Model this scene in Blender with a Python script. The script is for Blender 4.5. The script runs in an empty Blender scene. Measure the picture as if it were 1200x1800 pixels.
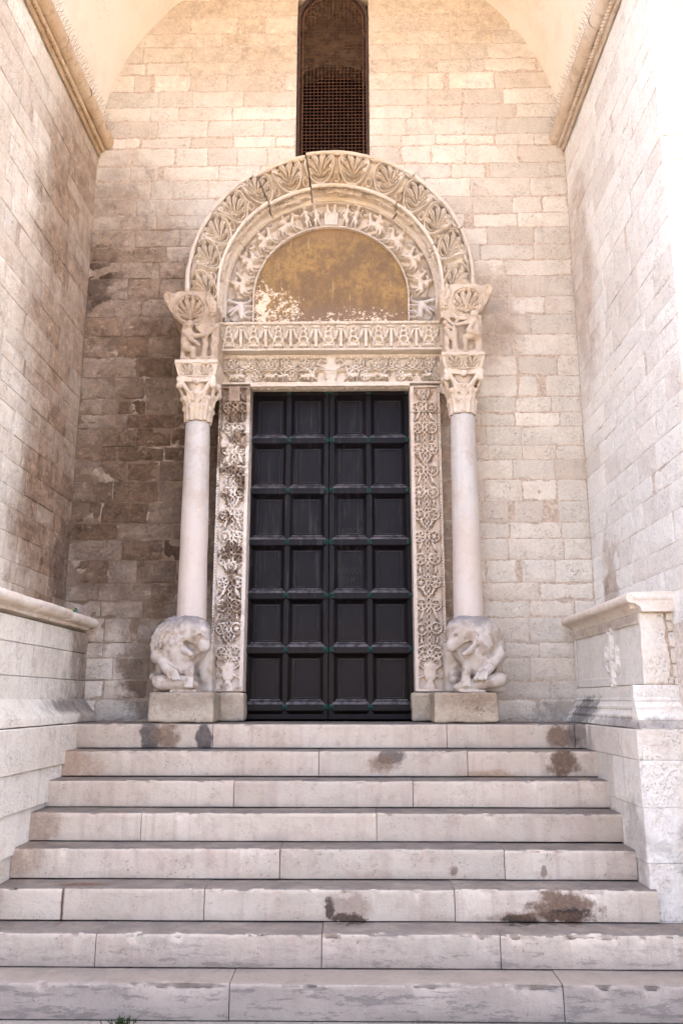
import bpy, math, random
import numpy as np
from mathutils import Vector

R = math.radians
random.seed(7)
rng = np.random.default_rng(11)
scene = bpy.context.scene
C = scene.collection

# ------------------------------------------------------------------ camera
cam_data = bpy.data.cameras.new('camera')
cam = bpy.data.objects.new('camera', cam_data)
C.objects.link(cam)
scene.camera = cam
cam.location = (0.25, -7.7, 0.19)
cam.rotation_euler = (R(90 + 12.752), 0.0, R(0.958))
cam_data.sensor_fit = 'VERTICAL'
cam_data.sensor_height = 36.0
cam_data.lens = 36.0 * 1458.0 / 1800.0
cam_data.clip_start = 0.1
cam_data.clip_end = 2000.0

# ------------------------------------------------------------------ world, sun, exposure
SUN_EL, SUN_AZ = 60.0, 8.0          # the sun stands behind the church: the portal lies in open shade
world = bpy.data.worlds.new('World')
scene.world = world
world.use_nodes = True
wn = world.node_tree
wn.nodes.clear()
sky = wn.nodes.new('ShaderNodeTexSky')
sky.sky_type = 'NISHITA'
sky.sun_disc = False
sky.sun_elevation = R(SUN_EL)
sky.sun_rotation = R(SUN_AZ)
sky.air_density = 0.4
sky.dust_density = 8.0
sky.ozone_density = 0.4
bg = wn.nodes.new('ShaderNodeBackground')
bg.inputs['Strength'].default_value = 0.15
wo = wn.nodes.new('ShaderNodeOutputWorld')
wn.links.new(sky.outputs[0], bg.inputs[0])
wn.links.new(bg.outputs[0], wo.inputs[0])

sun_data = bpy.data.lights.new('sun', 'SUN')
sun_data.energy = 2.6
sun_data.angle = R(0.5)
sun_data.color = (1.0, 0.93, 0.84)
sun = bpy.data.objects.new('sun', sun_data)
C.objects.link(sun)
sd = Vector((math.sin(R(SUN_AZ)) * math.cos(R(SUN_EL)), math.cos(R(SUN_AZ)) * math.cos(R(SUN_EL)), math.sin(R(SUN_EL))))
sun.rotation_euler = sd.to_track_quat('Z', 'Y').to_euler()
sun.location = (0, 20, 40)

vs = scene.view_settings
vs.view_transform = 'Standard'
vs.look = 'None'
vs.gamma = 1.0
vs.use_curve_mapping = False
vs.exposure = 3.78
scene.cycles.use_denoising = True
scene.cycles.max_bounces = 8
scene.cycles.diffuse_bounces = 5
scene.cycles.use_adaptive_sampling = True
scene.cycles.adaptive_threshold = 0.02
scene.cycles.caustics_reflective = False
scene.cycles.caustics_refractive = False

# ------------------------------------------------------------------ general helpers
def tag(o, label=None, cat=None, group=None, kind=None):
    if label: o['label'] = label
    if cat: o['category'] = cat
    if group: o['group'] = group
    if kind: o['kind'] = kind
    return o

def empty(name, loc=(0, 0, 0), label=None, cat=None, group=None, kind=None, parent=None):
    o = bpy.data.objects.new(name, None)
    C.objects.link(o)
    o.location = loc
    o.empty_display_size = 0.1
    if parent: o.parent = parent
    return tag(o, label, cat, group, kind)

def link(name, me, mat, parent=None, loc=None, rotz=0.0):
    o = bpy.data.objects.new(name, me)
    C.objects.link(o)
    if mat is not None and not me.materials:
        me.materials.append(mat)
    if parent is not None:
        o.parent = parent
        base = Vector(parent.location)
        q = parent.parent
        while q is not None:
            base += Vector(q.location)
            q = q.parent
    else:
        base = Vector((0, 0, 0))
    if loc is not None:
        o.location = Vector(loc) - base
    else:
        o.location = -base
    o.rotation_euler[2] = rotz
    return o

def mk(name, verts, faces, mat, parent=None, smooth=None, loc=None, rotz=0.0):
    me = bpy.data.meshes.new(name)
    me.from_pydata([tuple(map(float, v)) for v in verts], [], faces)
    me.update()
    if smooth is not None:
        me.shade_smooth()
        me.set_sharp_from_angle(angle=R(smooth))
    return link(name, me, mat, parent, loc, rotz)

def quads_mesh(name, V, Q, mat, parent=None, smooth=45, loc=None):
    V = np.asarray(V, dtype=np.float32).reshape(-1, 3)
    Q = np.asarray(Q, dtype=np.int32).reshape(-1, 4)
    me = bpy.data.meshes.new(name)
    me.vertices.add(len(V)); me.vertices.foreach_set('co', V.ravel())
    me.loops.add(Q.size); me.loops.foreach_set('vertex_index', Q.ravel())
    me.polygons.add(len(Q)); me.polygons.foreach_set('loop_start', np.arange(0, Q.size, 4, dtype=np.int32))
    me.update(calc_edges=True)
    me.validate()
    if smooth is not None:
        me.shade_smooth()
        me.set_sharp_from_angle(angle=R(smooth))
    return link(name, me, mat, parent, loc)

def grid_quads(n, m, flip=False, wrap_m=False):
    i, j = np.meshgrid(np.arange(n - 1), np.arange(m if wrap_m else m - 1), indexing='ij')
    j2 = (j + 1) % m
    a = i * m + j; b = i * m + j2; c = (i + 1) * m + j2; d = (i + 1) * m + j
    q = np.stack([a, b, c, d], -1).reshape(-1, 4)
    return q[:, ::-1] if flip else q

def grid_obj(name, P, mat, parent=None, smooth=45, flip=False, wrap=False, loc=None):
    n, m = P.shape[:2]
    return quads_mesh(name, P, grid_quads(n, m, flip, wrap), mat, parent, smooth, loc)

def box_geo(x0, x1, y0, y1, z0, z1, b=0.0):
    """a box with chamfered edges (b): 24 verts, or 8 when b == 0"""
    if b <= 0:
        v = [(x, y, z) for x in (x0, x1) for y in (y0, y1) for z in (z0, z1)]
        f = [(0, 1, 3, 2), (4, 6, 7, 5), (0, 4, 5, 1), (2, 3, 7, 6), (0, 2, 6, 4), (1, 5, 7, 3)]
        return v, f
    v, idx = [], {}
    X, Y, Z = (x0, x1), (y0, y1), (z0, z1)
    s = (1, -1)
    for i in (0, 1):
        for j in (0, 1):
            for k in (0, 1):
                for ax in range(3):
                    p = [X[i] + s[i] * b, Y[j] + s[j] * b, Z[k] + s[k] * b]
                    p[ax] = (X[i], Y[j], Z[k])[ax]
                    idx[(i, j, k, ax)] = len(v)
                    v.append(tuple(p))
    f = []
    for ax in range(3):
        for sd_ in (0, 1):
            o = [a for a in range(3) if a != ax]
            ring = []
            for (p, q) in ((0, 0), (1, 0), (1, 1), (0, 1)):
                key = [0, 0, 0]; key[ax] = sd_; key[o[0]] = p; key[o[1]] = q
                ring.append(idx[(key[0], key[1], key[2], ax)])
            f.append(tuple(ring))
    for ax in range(3):                       # edges along ax
        o = [a for a in range(3) if a != ax]
        for p in (0, 1):
            for q in (0, 1):
                def K(e, a):
                    key = [0, 0, 0]; key[ax] = e; key[o[0]] = p; key[o[1]] = q
                    return idx[(key[0], key[1], key[2], a)]
                f.append((K(0, o[0]), K(1, o[0]), K(1, o[1]), K(0, o[1])))
    for i in (0, 1):
        for j in (0, 1):
            for k in (0, 1):
                f.append((idx[(i, j, k, 0)], idx[(i, j, k, 1)], idx[(i, j, k, 2)]))
    return v, f

def fix_normals(me):
    import bmesh
    bm = bmesh.new(); bm.from_mesh(me)
    bmesh.ops.recalc_face_normals(bm, faces=bm.faces)
    bm.to_mesh(me); bm.free()

def box(name, x0, x1, y0, y1, z0, z1, mat, parent=None, b=0.006):
    v, f = box_geo(x0, x1, y0, y1, z0, z1, b)
    o = mk(name, v, f, mat, parent)
    fix_normals(o.data)
    return o

class MB:
    """collects boxes, rods and polygons into one mesh"""
    def __init__(s): s.v, s.f = [], []
    def add(s, v, f):
        k = len(s.v); s.v += list(v); s.f += [tuple(i + k for i in q) for q in f]
    def box(s, *a, b=0.0): s.add(*box_geo(*a, b))
    def rod(s, p, q, r, n=4, r2=None):
        p, q = Vector(p), Vector(q)
        d = (q - p)
        if d.length < 1e-6: return
        d.normalize()
        a = d.orthogonal().normalized(); c = d.cross(a)
        r2 = r if r2 is None else r2
        k = len(s.v)
        for (o, rr) in ((p, r), (q, r2)):
            for i in range(n):
                t = 2 * math.pi * i / n
                s.v.append(tuple(o + a * (rr * math.cos(t)) + c * (rr * math.sin(t))))
        for i in range(n):
            j = (i + 1) % n
            s.f.append((k + i, k + j, k + n + j, k + n + i))
        s.f.append(tuple(k + n - 1 - i for i in range(n)))
        s.f.append(tuple(k + n + i for i in range(n)))
    def build(s, name, mat, parent=None, smooth=None):
        o = mk(name, s.v, s.f, mat, parent, smooth)
        fix_normals(o.data)
        return o

# ------------------------------------------------------------------ numpy noise
def _hash(i, j, k, seed):
    n = (i * 374761393 + j * 668265263 + k * 2147483647 + seed * 1274126177) & 0xFFFFFFFF
    n = ((n ^ (n >> 13)) * 1103515245) & 0xFFFFFFFF
    n = ((n ^ (n >> 16)) * 2654435769) & 0xFFFFFFFF
    return ((n ^ (n >> 15)) & 0xFFFF) / 65535.0

def vnoise(x, y, z=0.0, seed=0):
    x, y, z = np.broadcast_arrays(np.asarray(x, float), np.asarray(y, float), np.asarray(z, float))
    i, j, k = np.floor(x).astype(np.int64), np.floor(y).astype(np.int64), np.floor(z).astype(np.int64)
    u, v, w = x - i, y - j, z - k
    u, v, w = [t * t * (3 - 2 * t) for t in (u, v, w)]
    r = 0
    for a in (0, 1):
        for b in (0, 1):
            for c in (0, 1):
                r = r + _hash(i + a, j + b, k + c, seed) * (u if a else 1 - u) * (v if b else 1 - v) * (w if c else 1 - w)
    return r * 2 - 1

def fbm(x, y, z=0.0, seed=0, oct=4):
    r, a, f = 0, 0.5, 1.0
    for o in range(oct):
        r = r + a * vnoise(np.asarray(x) * f, np.asarray(y) * f, np.asarray(z) * f, seed + o * 17)
        a *= 0.5; f *= 2.03
    return r

# ------------------------------------------------------------------ implicit surfaces
def surface_nets(F, origin, h):
    ins = F < 0
    nx, ny, nz = F.shape
    cnt = np.zeros((nx - 1, ny - 1, nz - 1), np.float32)
    acc = np.zeros((nx - 1, ny - 1, nz - 1, 3), np.float32)
    cs = [(a, b, c) for a in (0, 1) for b in (0, 1) for c in (0, 1)]
    def sl(a, b, c): return (slice(a, nx - 1 + a), slice(b, ny - 1 + b), slice(c, nz - 1 + c))
    for p in cs:
        for ax in range(3):
            if p[ax]: continue
            q = list(p); q[ax] = 1; q = tuple(q)
            A, B = F[sl(*p)], F[sl(*q)]
            x = (ins[sl(*p)] != ins[sl(*q)])
            t = np.where(x, A / np.where(x, A - B, 1.0), 0.0)
            for d in range(3):
                acc[..., d] += np.where(x, p[d] + (t if d == ax else 0.0), 0.0)
            cnt += x
    act = cnt > 0
    ids = -np.ones(act.shape, np.int64)
    ids[act] = np.arange(act.sum())
    cell = np.argwhere(act)
    V = (cell + acc[act] / cnt[act][:, None]) * h + np.asarray(origin)
    Q = []
    for ax in range(3):
        o1, o2 = [(1, 2), (2, 0), (0, 1)][ax]
        s0 = [slice(1, -1)] * 3; s1 = [slice(1, -1)] * 3
        s0[ax] = slice(0, F.shape[ax] - 1); s1[ax] = slice(1, F.shape[ax])
        ch = ins[tuple(s0)] != ins[tuple(s1)]
        pos = np.argwhere(ch)
        up = ins[tuple(s0)][ch]
        base = pos + 1
        base[:, ax] -= 1
        e1 = np.zeros(3, int); e1[o1] = 1
        e2 = np.zeros(3, int); e2[o2] = 1
        c = [base - e1 - e2, base - e2, base, base - e1]
        q = np.stack([ids[tuple(k.T)] for k in c], -1)
        q[~up] = q[~up][:, ::-1]
        Q.append(q)
    Q = np.concatenate(Q)
    return V, Q[(Q >= 0).all(1)]

class SDF:
    def __init__(s, lo, hi, h):
        s.lo, s.h = np.array(lo, float), h
        n = [int(math.ceil((b - a) / h)) + 1 for a, b in zip(lo, hi)]
        ax = [lo[i] + h * np.arange(n[i]) for i in range(3)]
        s.X, s.Y, s.Z = [g.astype(np.float32) for g in np.meshgrid(*ax, indexing='ij')]
        s.F = np.full(s.X.shape, 1.0, np.float32)
    def cap(s, p, q, r1, r2=None, k=0.03, scale=None):
        s.F = s.smin(s.F, s.d_cap(p, q, r1, r2), k)
    def d_cap(s, p, q, r1, r2=None):
        r2 = r1 if r2 is None else r2
        p, q = np.array(p, float), np.array(q, float)
        d = q - p; L = max(float(d @ d), 1e-9)
        ax, ay, az = s.X - p[0], s.Y - p[1], s.Z - p[2]
        t = np.clip((ax * d[0] + ay * d[1] + az * d[2]) / L, 0, 1)
        return np.sqrt((ax - t * d[0]) ** 2 + (ay - t * d[1]) ** 2 + (az - t * d[2]) ** 2) - (r1 + (r2 - r1) * t)
    def ell(s, c, r, k=0.03):
        q = np.sqrt(((s.X - c[0]) / r[0]) ** 2 + ((s.Y - c[1]) / r[1]) ** 2 + ((s.Z - c[2]) / r[2]) ** 2)
        s.F = s.smin(s.F, (q - 1) * min(r), k)
    def d_box(s, x0, x1, y0, y1, z0, z1, rd=0.01):
        dx = np.abs(s.X - (x0 + x1) / 2) - (x1 - x0) / 2 + rd
        dy = np.abs(s.Y - (y0 + y1) / 2) - (y1 - y0) / 2 + rd
        dz = np.abs(s.Z - (z0 + z1) / 2) - (z1 - z0) / 2 + rd
        return np.sqrt(np.maximum(dx, 0) ** 2 + np.maximum(dy, 0) ** 2 + np.maximum(dz, 0) ** 2) + np.minimum(np.maximum(dx, np.maximum(dy, dz)), 0) - rd
    def box(s, *a, rd=0.01, k=0.01): s.F = s.smin(s.F, s.d_box(*a, rd=rd), k)
    def cut(s, d, k=0.01): s.F = -s.smin(-s.F, d, k)
    @staticmethod
    def smin(a, b, k):
        h = np.clip(0.5 + 0.5 * (b - a) / k, 0, 1)
        return b + (a - b) * h - k * h * (1 - h)
    def rough(s, amp, f, seed=0): s.F = s.F + (amp * fbm(s.X * f, s.Y * f, s.Z * f, seed, 3)).astype(np.float32)
    def build(s, name, mat, parent=None, loc=None, mirror=False):
        V, Q = surface_nets(s.F, s.lo, s.h)
        if mirror:
            V[:, 0] *= -1; Q = Q[:, ::-1]
        return quads_mesh(name, V, Q, mat, parent, 70, loc)

# ------------------------------------------------------------------ carved height fields
class HF:
    def __init__(s, u0, u1, v0, v1, res, base=-0.03):
        s.u0, s.v0, s.res = u0, v0, res
        s.nu, s.nv = int(round((u1 - u0) / res)) + 1, int(round((v1 - v0) / res)) + 1
        s.u = np.linspace(u0, u1, s.nu); s.v = np.linspace(v0, v1, s.nv)
        s.U, s.V = np.meshgrid(s.u, s.v, indexing='ij')
        s.H = np.full(s.U.shape, base, float)
        s.base = base
    def win(s, a, b, c, d):
        i0 = max(0, int((a - s.u0) / s.res) - 1); i1 = min(s.nu, int((b - s.u0) / s.res) + 3)
        j0 = max(0, int((c - s.v0) / s.res) - 1); j1 = min(s.nv, int((d - s.v0) / s.res) + 3)
        if i1 <= i0 or j1 <= j0: return None
        return (slice(i0, i1), slice(j0, j1))
    def cap(s, p, q, r1, r2=None, top=0.0, k=0.75):
        r2 = r1 if r2 is None else r2
        rm = max(r1, r2)
        w = s.win(min(p[0], q[0]) - rm, max(p[0], q[0]) + rm, min(p[1], q[1]) - rm, max(p[1], q[1]) + rm)
        if w is None: return
        U, V = s.U[w], s.V[w]
        dx, dy = q[0] - p[0], q[1] - p[1]
        L = max(dx * dx + dy * dy, 1e-12)
        t = np.clip(((U - p[0]) * dx + (V - p[1]) * dy) / L, 0, 1)
        d = np.hypot(U - p[0] - t * dx, V - p[1] - t * dy) / (r1 + (r2 - r1) * t)
        h = np.where(d < 1, s.base + (top - s.base) * (1 - np.abs(d) ** 3.5) ** (k * .75), -9)
        s.H[w] = np.maximum(s.H[w], h)
    def line(s, pts, r, top=0.0, r2=None):
        n = len(pts) - 1
        for i in range(n):
            a = r if r2 is None else r + (r2 - r) * i / n
            b = r if r2 is None else r + (r2 - r) * (i + 1) / n
            s.cap(pts[i], pts[i + 1], a, b, top)
    def ring(s, c, ru, rv, wd, top=0.0, rot=0.0):
        m = max(ru, rv) + wd
        w = s.win(c[0] - m, c[0] + m, c[1] - m, c[1] + m)
        if w is None: return
        a, b = s.U[w] - c[0], s.V[w] - c[1]
        if rot: a, b = a * math.cos(rot) + b * math.sin(rot), -a * math.sin(rot) + b * math.cos(rot)
        d = np.abs(np.hypot(a / ru, b / rv) - 1) * min(ru, rv) / wd
        h = np.where(d < 1, s.base + (top - s.base) * np.sqrt(np.clip(1 - d ** 4, 0, 1)), -9)
        s.H[w] = np.maximum(s.H[w], h)
    def hole(s, c, r, depth, ry=None):
        ry = ry or r
        w = s.win(c[0] - r, c[0] + r, c[1] - ry, c[1] + ry)
        if w is None: return
        d = np.hypot((s.U[w] - c[0]) / r, (s.V[w] - c[1]) / ry)
        s.H[w] = np.where(d < 1, np.minimum(s.H[w], -depth * np.sqrt(np.clip(1 - d ** 4, 0, 1))), s.H[w])
    def rect(s, a, b, c, d, top=0.0):
        w = (s.U >= a) & (s.U <= b) & (s.V >= c) & (s.V <= d)
        s.H[w] = np.maximum(s.H[w], top)
    def rosette(s, c, r, n=6, top=0.0, ring=True, rot=0.0):
        if ring: s.ring(c, r, r, r * 0.17, top)
        for i in range(n):
            a = 2 * math.pi * i / n + rot
            s.cap((c[0] + .12 * r * math.cos(a), c[1] + .12 * r * math.sin(a)), (c[0] + .72 * r * math.cos(a), c[1] + .72 * r * math.sin(a)), r * .14, r * .26, top - .004)
    def palmette(s, c, ru, rv, rot=0.0, n=7, top=0.0, frame=True, bend=0.35):
        m = max(ru, rv) * 1.15
        w = s.win(c[0] - m, c[0] + m, c[1] - m, c[1] + m)
        if w is None: return
        a, b = s.U[w] - c[0], s.V[w] - c[1]
        a, b = a * math.cos(rot) + b * math.sin(rot), -a * math.sin(rot) + b * math.cos(rot)
        a, b = a / ru, b / rv
        H = s.H[w]; base = s.base
        q = np.hypot(a, b)
        if frame:
            for rr, wd, tp in ((0.97, .085, top), (0.82, .055, top - .006)):
                d = np.abs(q - rr) / wd
                H = np.maximum(H, np.where(d < 1, base + (tp - base) * np.sqrt(np.clip(1 - d ** 4, 0, 1)), -9))
            H = np.where(q < .78, np.minimum(H, base - .022), H)
        # fan of lobes from a root near the rim
        ra, rb = a - bend * .4, b + .66
        rho = np.hypot(ra, rb); th = np.arctan2(ra, rb) + bend * .25 * rho
        span = 1.35
        x = (th / span * .5 + .5) * n
        lob = np.clip(np.floor(x), 0, n - 1)
        f = x - lob - .5
        cen = (lob + .5) / n * 2 - 1
        Lg = 1.46 * np.sqrt(np.clip(1 - (cen * .83) ** 2, 0.08, 1))
        t = rho / Lg
        wid = .47 * np.clip(1 - np.clip((t - .72) / .28, 0, 1) ** 2, 0, 1) ** .5
        inside = (np.abs(th) < span) & (t < 1) & (np.abs(f) < wid)
        prof = np.sqrt(np.clip(1 - (f / np.maximum(wid, .02)) ** 2, 0, 1))
        crease = 1 - .35 * np.exp(-(f / .07) ** 2)
        hh = base - .018 + (top + .016 - base) * (.4 + .6 * np.sin(np.clip(t, 0, 1) * 2.1)) * (.15 + .85 * prof) * crease
        H = np.where(inside & (q < .9), np.maximum(H, hh), H)
        s.H[w] = H
    # --- little figures: lists of capsules in unit coordinates
    def stamp(s, caps, o, sc, flip=False, top=0.0, rot=0.0):
        sx = -sc if flip else sc
        cr, sr = math.cos(rot), math.sin(rot)
        def T(p):
            x, y = p[0] * sx, p[1] * sc
            return (o[0] + x * cr - y * sr, o[1] + x * sr + y * cr)
        for (p, q, r1, r2, t) in caps:
            s.cap(T(p), T(q), r1 * sc, r2 * sc, top + t * sc)

HORSE = [((0, 0), (.5, .02), .14, .13, 0), ((.5, .05), (.66, .32), .1, .07, 0), ((.66, .34), (.86, .2), .07, .045, 0),
         ((.48, -.06), (.62, -.26), .06, .04, -.03), ((.62, -.26), (.74, -.4), .035, .03, -.03), ((.44, -.08), (.46, -.3), .06, .035, 0), ((.46, -.3), (.58, -.46), .035, .03, 0),
         ((.02, -.06), (-.12, -.26), .075, .045, 0), ((-.12, -.26), (-.03, -.46), .035, .03, 0), ((.1, -.08), (.06, -.3), .07, .04, -.03), ((.06, -.3), (.18, -.46), .035, .03, -.03),
         ((-.1, .05), (-.26, -.16), .05, .03, -.02), ((-.26, -.16), (-.22, -.3), .035, .02, -.02)]
RIDER = HORSE + [((.24, .1), (.27, .42), .12, .1, .03), ((.3, .57), (.3, .585), .085, .08, .04), ((.27, .34), (.5, .3), .05, .04, .04), ((.26, .08), (.36, -.24), .06, .035, .03), ((-.25, .22), (.9, .44), .025, .02, .05), ((.14, .25), (.16, .26), .12, .1, .05)]
MAN = [((0, .45), (.02, .78), .12, .11, .02), ((.02, .95), (.02, .965), .09, .085, .03), ((-.03, .42), (-.1, .02), .075, .045, 0), ((.05, .42), (.12, .02), .075, .045, 0), ((-.08, .74), (-.24, .5), .05, .04, .02), ((.08, .74), (.26, .62), .05, .04, .03), ((.26, .2), (.2, 1.05), .02, .02, .03), ((-.1, .5), (.12, .3), .07, .1, 0)]
SPHINX = [((0, 0), (.5, .05), .14, .15, 0), ((.52, .1), (.6, .38), .1, .08, 0), ((.62, .48), (.63, .5), .12, .11, .03), ((.42, .1), (.15, .52), .1, .05, .02), ((.35, .12), (.02, .45), .08, .04, .01), ((.5, -.06), (.62, -.3), .06, .035, 0), ((.62, -.3), (.76, -.34), .04, .035, 0), ((.4, -.1), (.42, -.44), .05, .035, 0), ((.0, -.06), (-.1, -.26), .075, .04, 0), ((-.1, -.26), (.0, -.46), .035, .03, 0), ((.1, -.1), (.2, -.44), .05, .035, 0), ((-.1, .05), (-.26, .28), .03, .025, 0), ((-.26, .28), (-.1, .42), .025, .04, 0)]
BEAST = [((0, 0), (.55, .02), .13, .15, 0), ((.6, .08), (.78, .16), .13, .1, .02), ((.8, .12), (.98, .04), .07, .05, 0), ((.52, -.06), (.68, -.28), .06, .04, 0), ((.68, -.28), (.84, -.28), .04, .04, 0), ((.42, -.08), (.44, -.3), .05, .04, 0), ((.0, -.05), (-.12, -.22), .08, .05, 0), ((-.12, -.22), (.04, -.3), .04, .04, 0), ((.12, -.1), (.16, -.3), .05, .04, 0), ((-.1, .06), (-.3, .12), .04, .03, 0), ((-.3, .12), (-.28, .3), .03, .05, 0)]
BIRD = [((0, .1), (.16, .5), .15, .12, .02), ((.18, .55), (.08, .8), .08, .06, .02), ((.08, .84), (.1, .86), .09, .08, .03), ((.12, .84), (.3, .78), .05, .02, .02), ((-.02, .1), (-.22, -.2), .1, .05, 0), ((.05, .35), (-.12, .05), .1, .05, .05), ((.04, 0), (.1, -.25), .03, .03, 0), ((.1, -.25), (.22, -.27), .03, .02, 0)]
DRAGON = [((0, 0), (.6, .08), .16, .2, 0), ((.6, .1), (1.0, .0), .2, .13, 0), ((1.0, .0), (1.3, .1), .13, .1, .02), ((1.3, .1), (1.5, .0), .1, .05, .02), ((0, 0), (-.5, -.1), .13, .06, 0), ((-.5, -.1), (-.9, .12), .06, .04, 0), ((.3, .05), (-.2, .3), .08, .04, .02), ((.35, .08), (0, .36), .07, .04, .02), ((.2, -.1), (.4, -.3), .06, .04, 0), ((.8, -.1), (1.0, -.3), .06, .04, 0), ((-.9, .12), (-1.2, 0), .04, .06, 0)]

def wear(hf, amp=0.004, seed=1):
    hf.H += amp * fbm(hf.U * 18, hf.V * 18, 0, seed, 4) + amp * .5 * fbm(hf.U * 70, hf.V * 70, 0, seed + 5, 2)

def relief_slab(name, hf, place, back, mat, parent, edge=0.01):
    """place(U, V, H) -> points of the carved face; back(U, V) -> the rear of the stone"""
    H = hf.H.copy()
    P = place(hf.U, hf.V, H)
    B = back(hf.U, hf.V)
    G = np.zeros((hf.nu + 2, hf.nv + 2, 3))
    G[1:-1, 1:-1] = P
    Gb = np.pad(B, ((1, 1), (1, 1), (0, 0)), mode='edge')
    for s_ in ((0, slice(None)), (-1, slice(None)), (slice(None), 0), (slice(None), -1)):
        G[s_] = Gb[s_]
    return grid_obj(name, G, mat, parent, 50)

# ------------------------------------------------------------------ materials
class NB:
    def __init__(s, name):
        s.m = bpy.data.materials.new(name); s.m.use_nodes = True
        s.t = s.m.node_tree; s.t.nodes.clear()
        s.out = s.t.nodes.new('ShaderNodeOutputMaterial')
        s.b = s.t.nodes.new('ShaderNodeBsdfPrincipled')
        s.t.links.new(s.b.outputs[0], s.out.inputs[0])
        s.P = s.t.nodes.new('ShaderNodeNewGeometry').outputs['Position']
        s._rand = None
        s.cache = {}
    def put(s, sock, val):
        if isinstance(val, bpy.types.NodeSocket): s.t.links.new(val, sock)
        elif isinstance(val, (tuple, list)) and sock.type == 'RGBA' and len(val) == 3: sock.default_value = (*val, 1)
        else: sock.default_value = val
    def rand(s):
        if s._rand is None: s._rand = s.t.nodes.new('ShaderNodeObjectInfo').outputs['Random']
        return s._rand
    def vec(s, op, a, b=None):
        n = s.t.nodes.new('ShaderNodeVectorMath'); n.operation = op
        s.put(n.inputs[0], a)
        if b is not None: s.put(n.inputs[1], b)
        return n.outputs['Value'] if op in ('LENGTH', 'DOT_PRODUCT') else n.outputs[0]
    def math(s, op, a, b=0.0, clamp=False):
        n = s.t.nodes.new('ShaderNodeMath'); n.operation = op; n.use_clamp = clamp
        s.put(n.inputs[0], a); s.put(n.inputs[1], b)
        return n.outputs[0]
    def noise(s, scale, detail=4.0, rough=.55, vec=None, dist=0.0, w=None, color=False):
        key = (scale, detail, rough, dist)
        if vec is None and w is None:
            if key in s.cache: return s.cache[key].outputs[1 if color else 0]
        n = s.t.nodes.new('ShaderNodeTexNoise')
        if vec is None and w is None: s.cache[key] = n
        if w is not None:
            n.noise_dimensions = '4D'; s.put(n.inputs['W'], w)
        s.put(n.inputs['Vector'], s.P if vec is None else vec)
        n.inputs['Scale'].default_value = scale; n.inputs['Detail'].default_value = detail
        n.inputs['Roughness'].default_value = rough; n.inputs['Distortion'].default_value = dist
        return n.outputs[1 if color else 0]
    def voro(s, scale, vec=None):
        n = s.t.nodes.new('ShaderNodeTexVoronoi')
        s.put(n.inputs['Vector'], s.P if vec is None else vec)
        n.inputs['Scale'].default_value = scale
        return n.outputs['Distance']
    def ss(s, v, a, b, lo=0.0, hi=1.0):
        n = s.t.nodes.new('ShaderNodeMapRange'); n.interpolation_type = 'SMOOTHSTEP'
        s.put(n.inputs[0], v)
        n.inputs[1].default_value = a; n.inputs[2].default_value = b
        n.inputs[3].default_value = lo; n.inputs[4].default_value = hi
        return n.outputs[0]
    def mix(s, f, a, b, mode='MIX'):
        n = s.t.nodes.new('ShaderNodeMix'); n.data_type = 'RGBA'; n.blend_type = mode
        n.clamp_factor = True
        s.put(n.inputs[0], f); s.put(n.inputs[6], a); s.put(n.inputs[7], b)
        return n.outputs[2]
    def sub(s, a, b): return s.vec('SUBTRACT', a, b)
    def blob(s, c, r, amp=.5, ns=6.0, soft=.25, detail=5.0, power=1.0):
        w = amp * 5.0 * min(r[0], r[1] if r[1] > .3 or r[2] > 5 else 9, r[2])
        q = s.vec('ADD', s.P, s.vec('MULTIPLY', s.sub(s.noise(ns, detail, .6, color=True), (.5, .5, .5)), (w, w, w)))
        d = s.vec('LENGTH', s.vec('DIVIDE', s.sub(q, c), r))
        n = s.noise(ns * 2.3, detail, .65)
        d = s.math('ADD', d, s.math('MULTIPLY', s.math('SUBTRACT', n, .5), amp * 3.2))
        return s.ss(d, 1 + soft, 1 - soft, 0, power)
    def bump(s, h, strength=.5, dist=.01):
        n = s.t.nodes.new('ShaderNodeBump')
        s.put(n.inputs['Strength'], strength); n.inputs['Distance'].default_value = dist
        s.put(n.inputs['Height'], h)
        s.t.links.new(n.outputs[0], s.b.inputs['Normal'])
    def done(s, col, rough=.85, spec=.25, metal=0.0):
        s.put(s.b.inputs['Base Color'], col)
        s.put(s.b.inputs['Roughness'], rough)
        s.b.inputs['Specular IOR Level'].default_value = spec
        s.b.inputs['Metallic'].default_value = metal
        return s.m

def tint(c): return (c[0] * .995, c[1] * 1.02, c[2] * .985)

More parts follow.
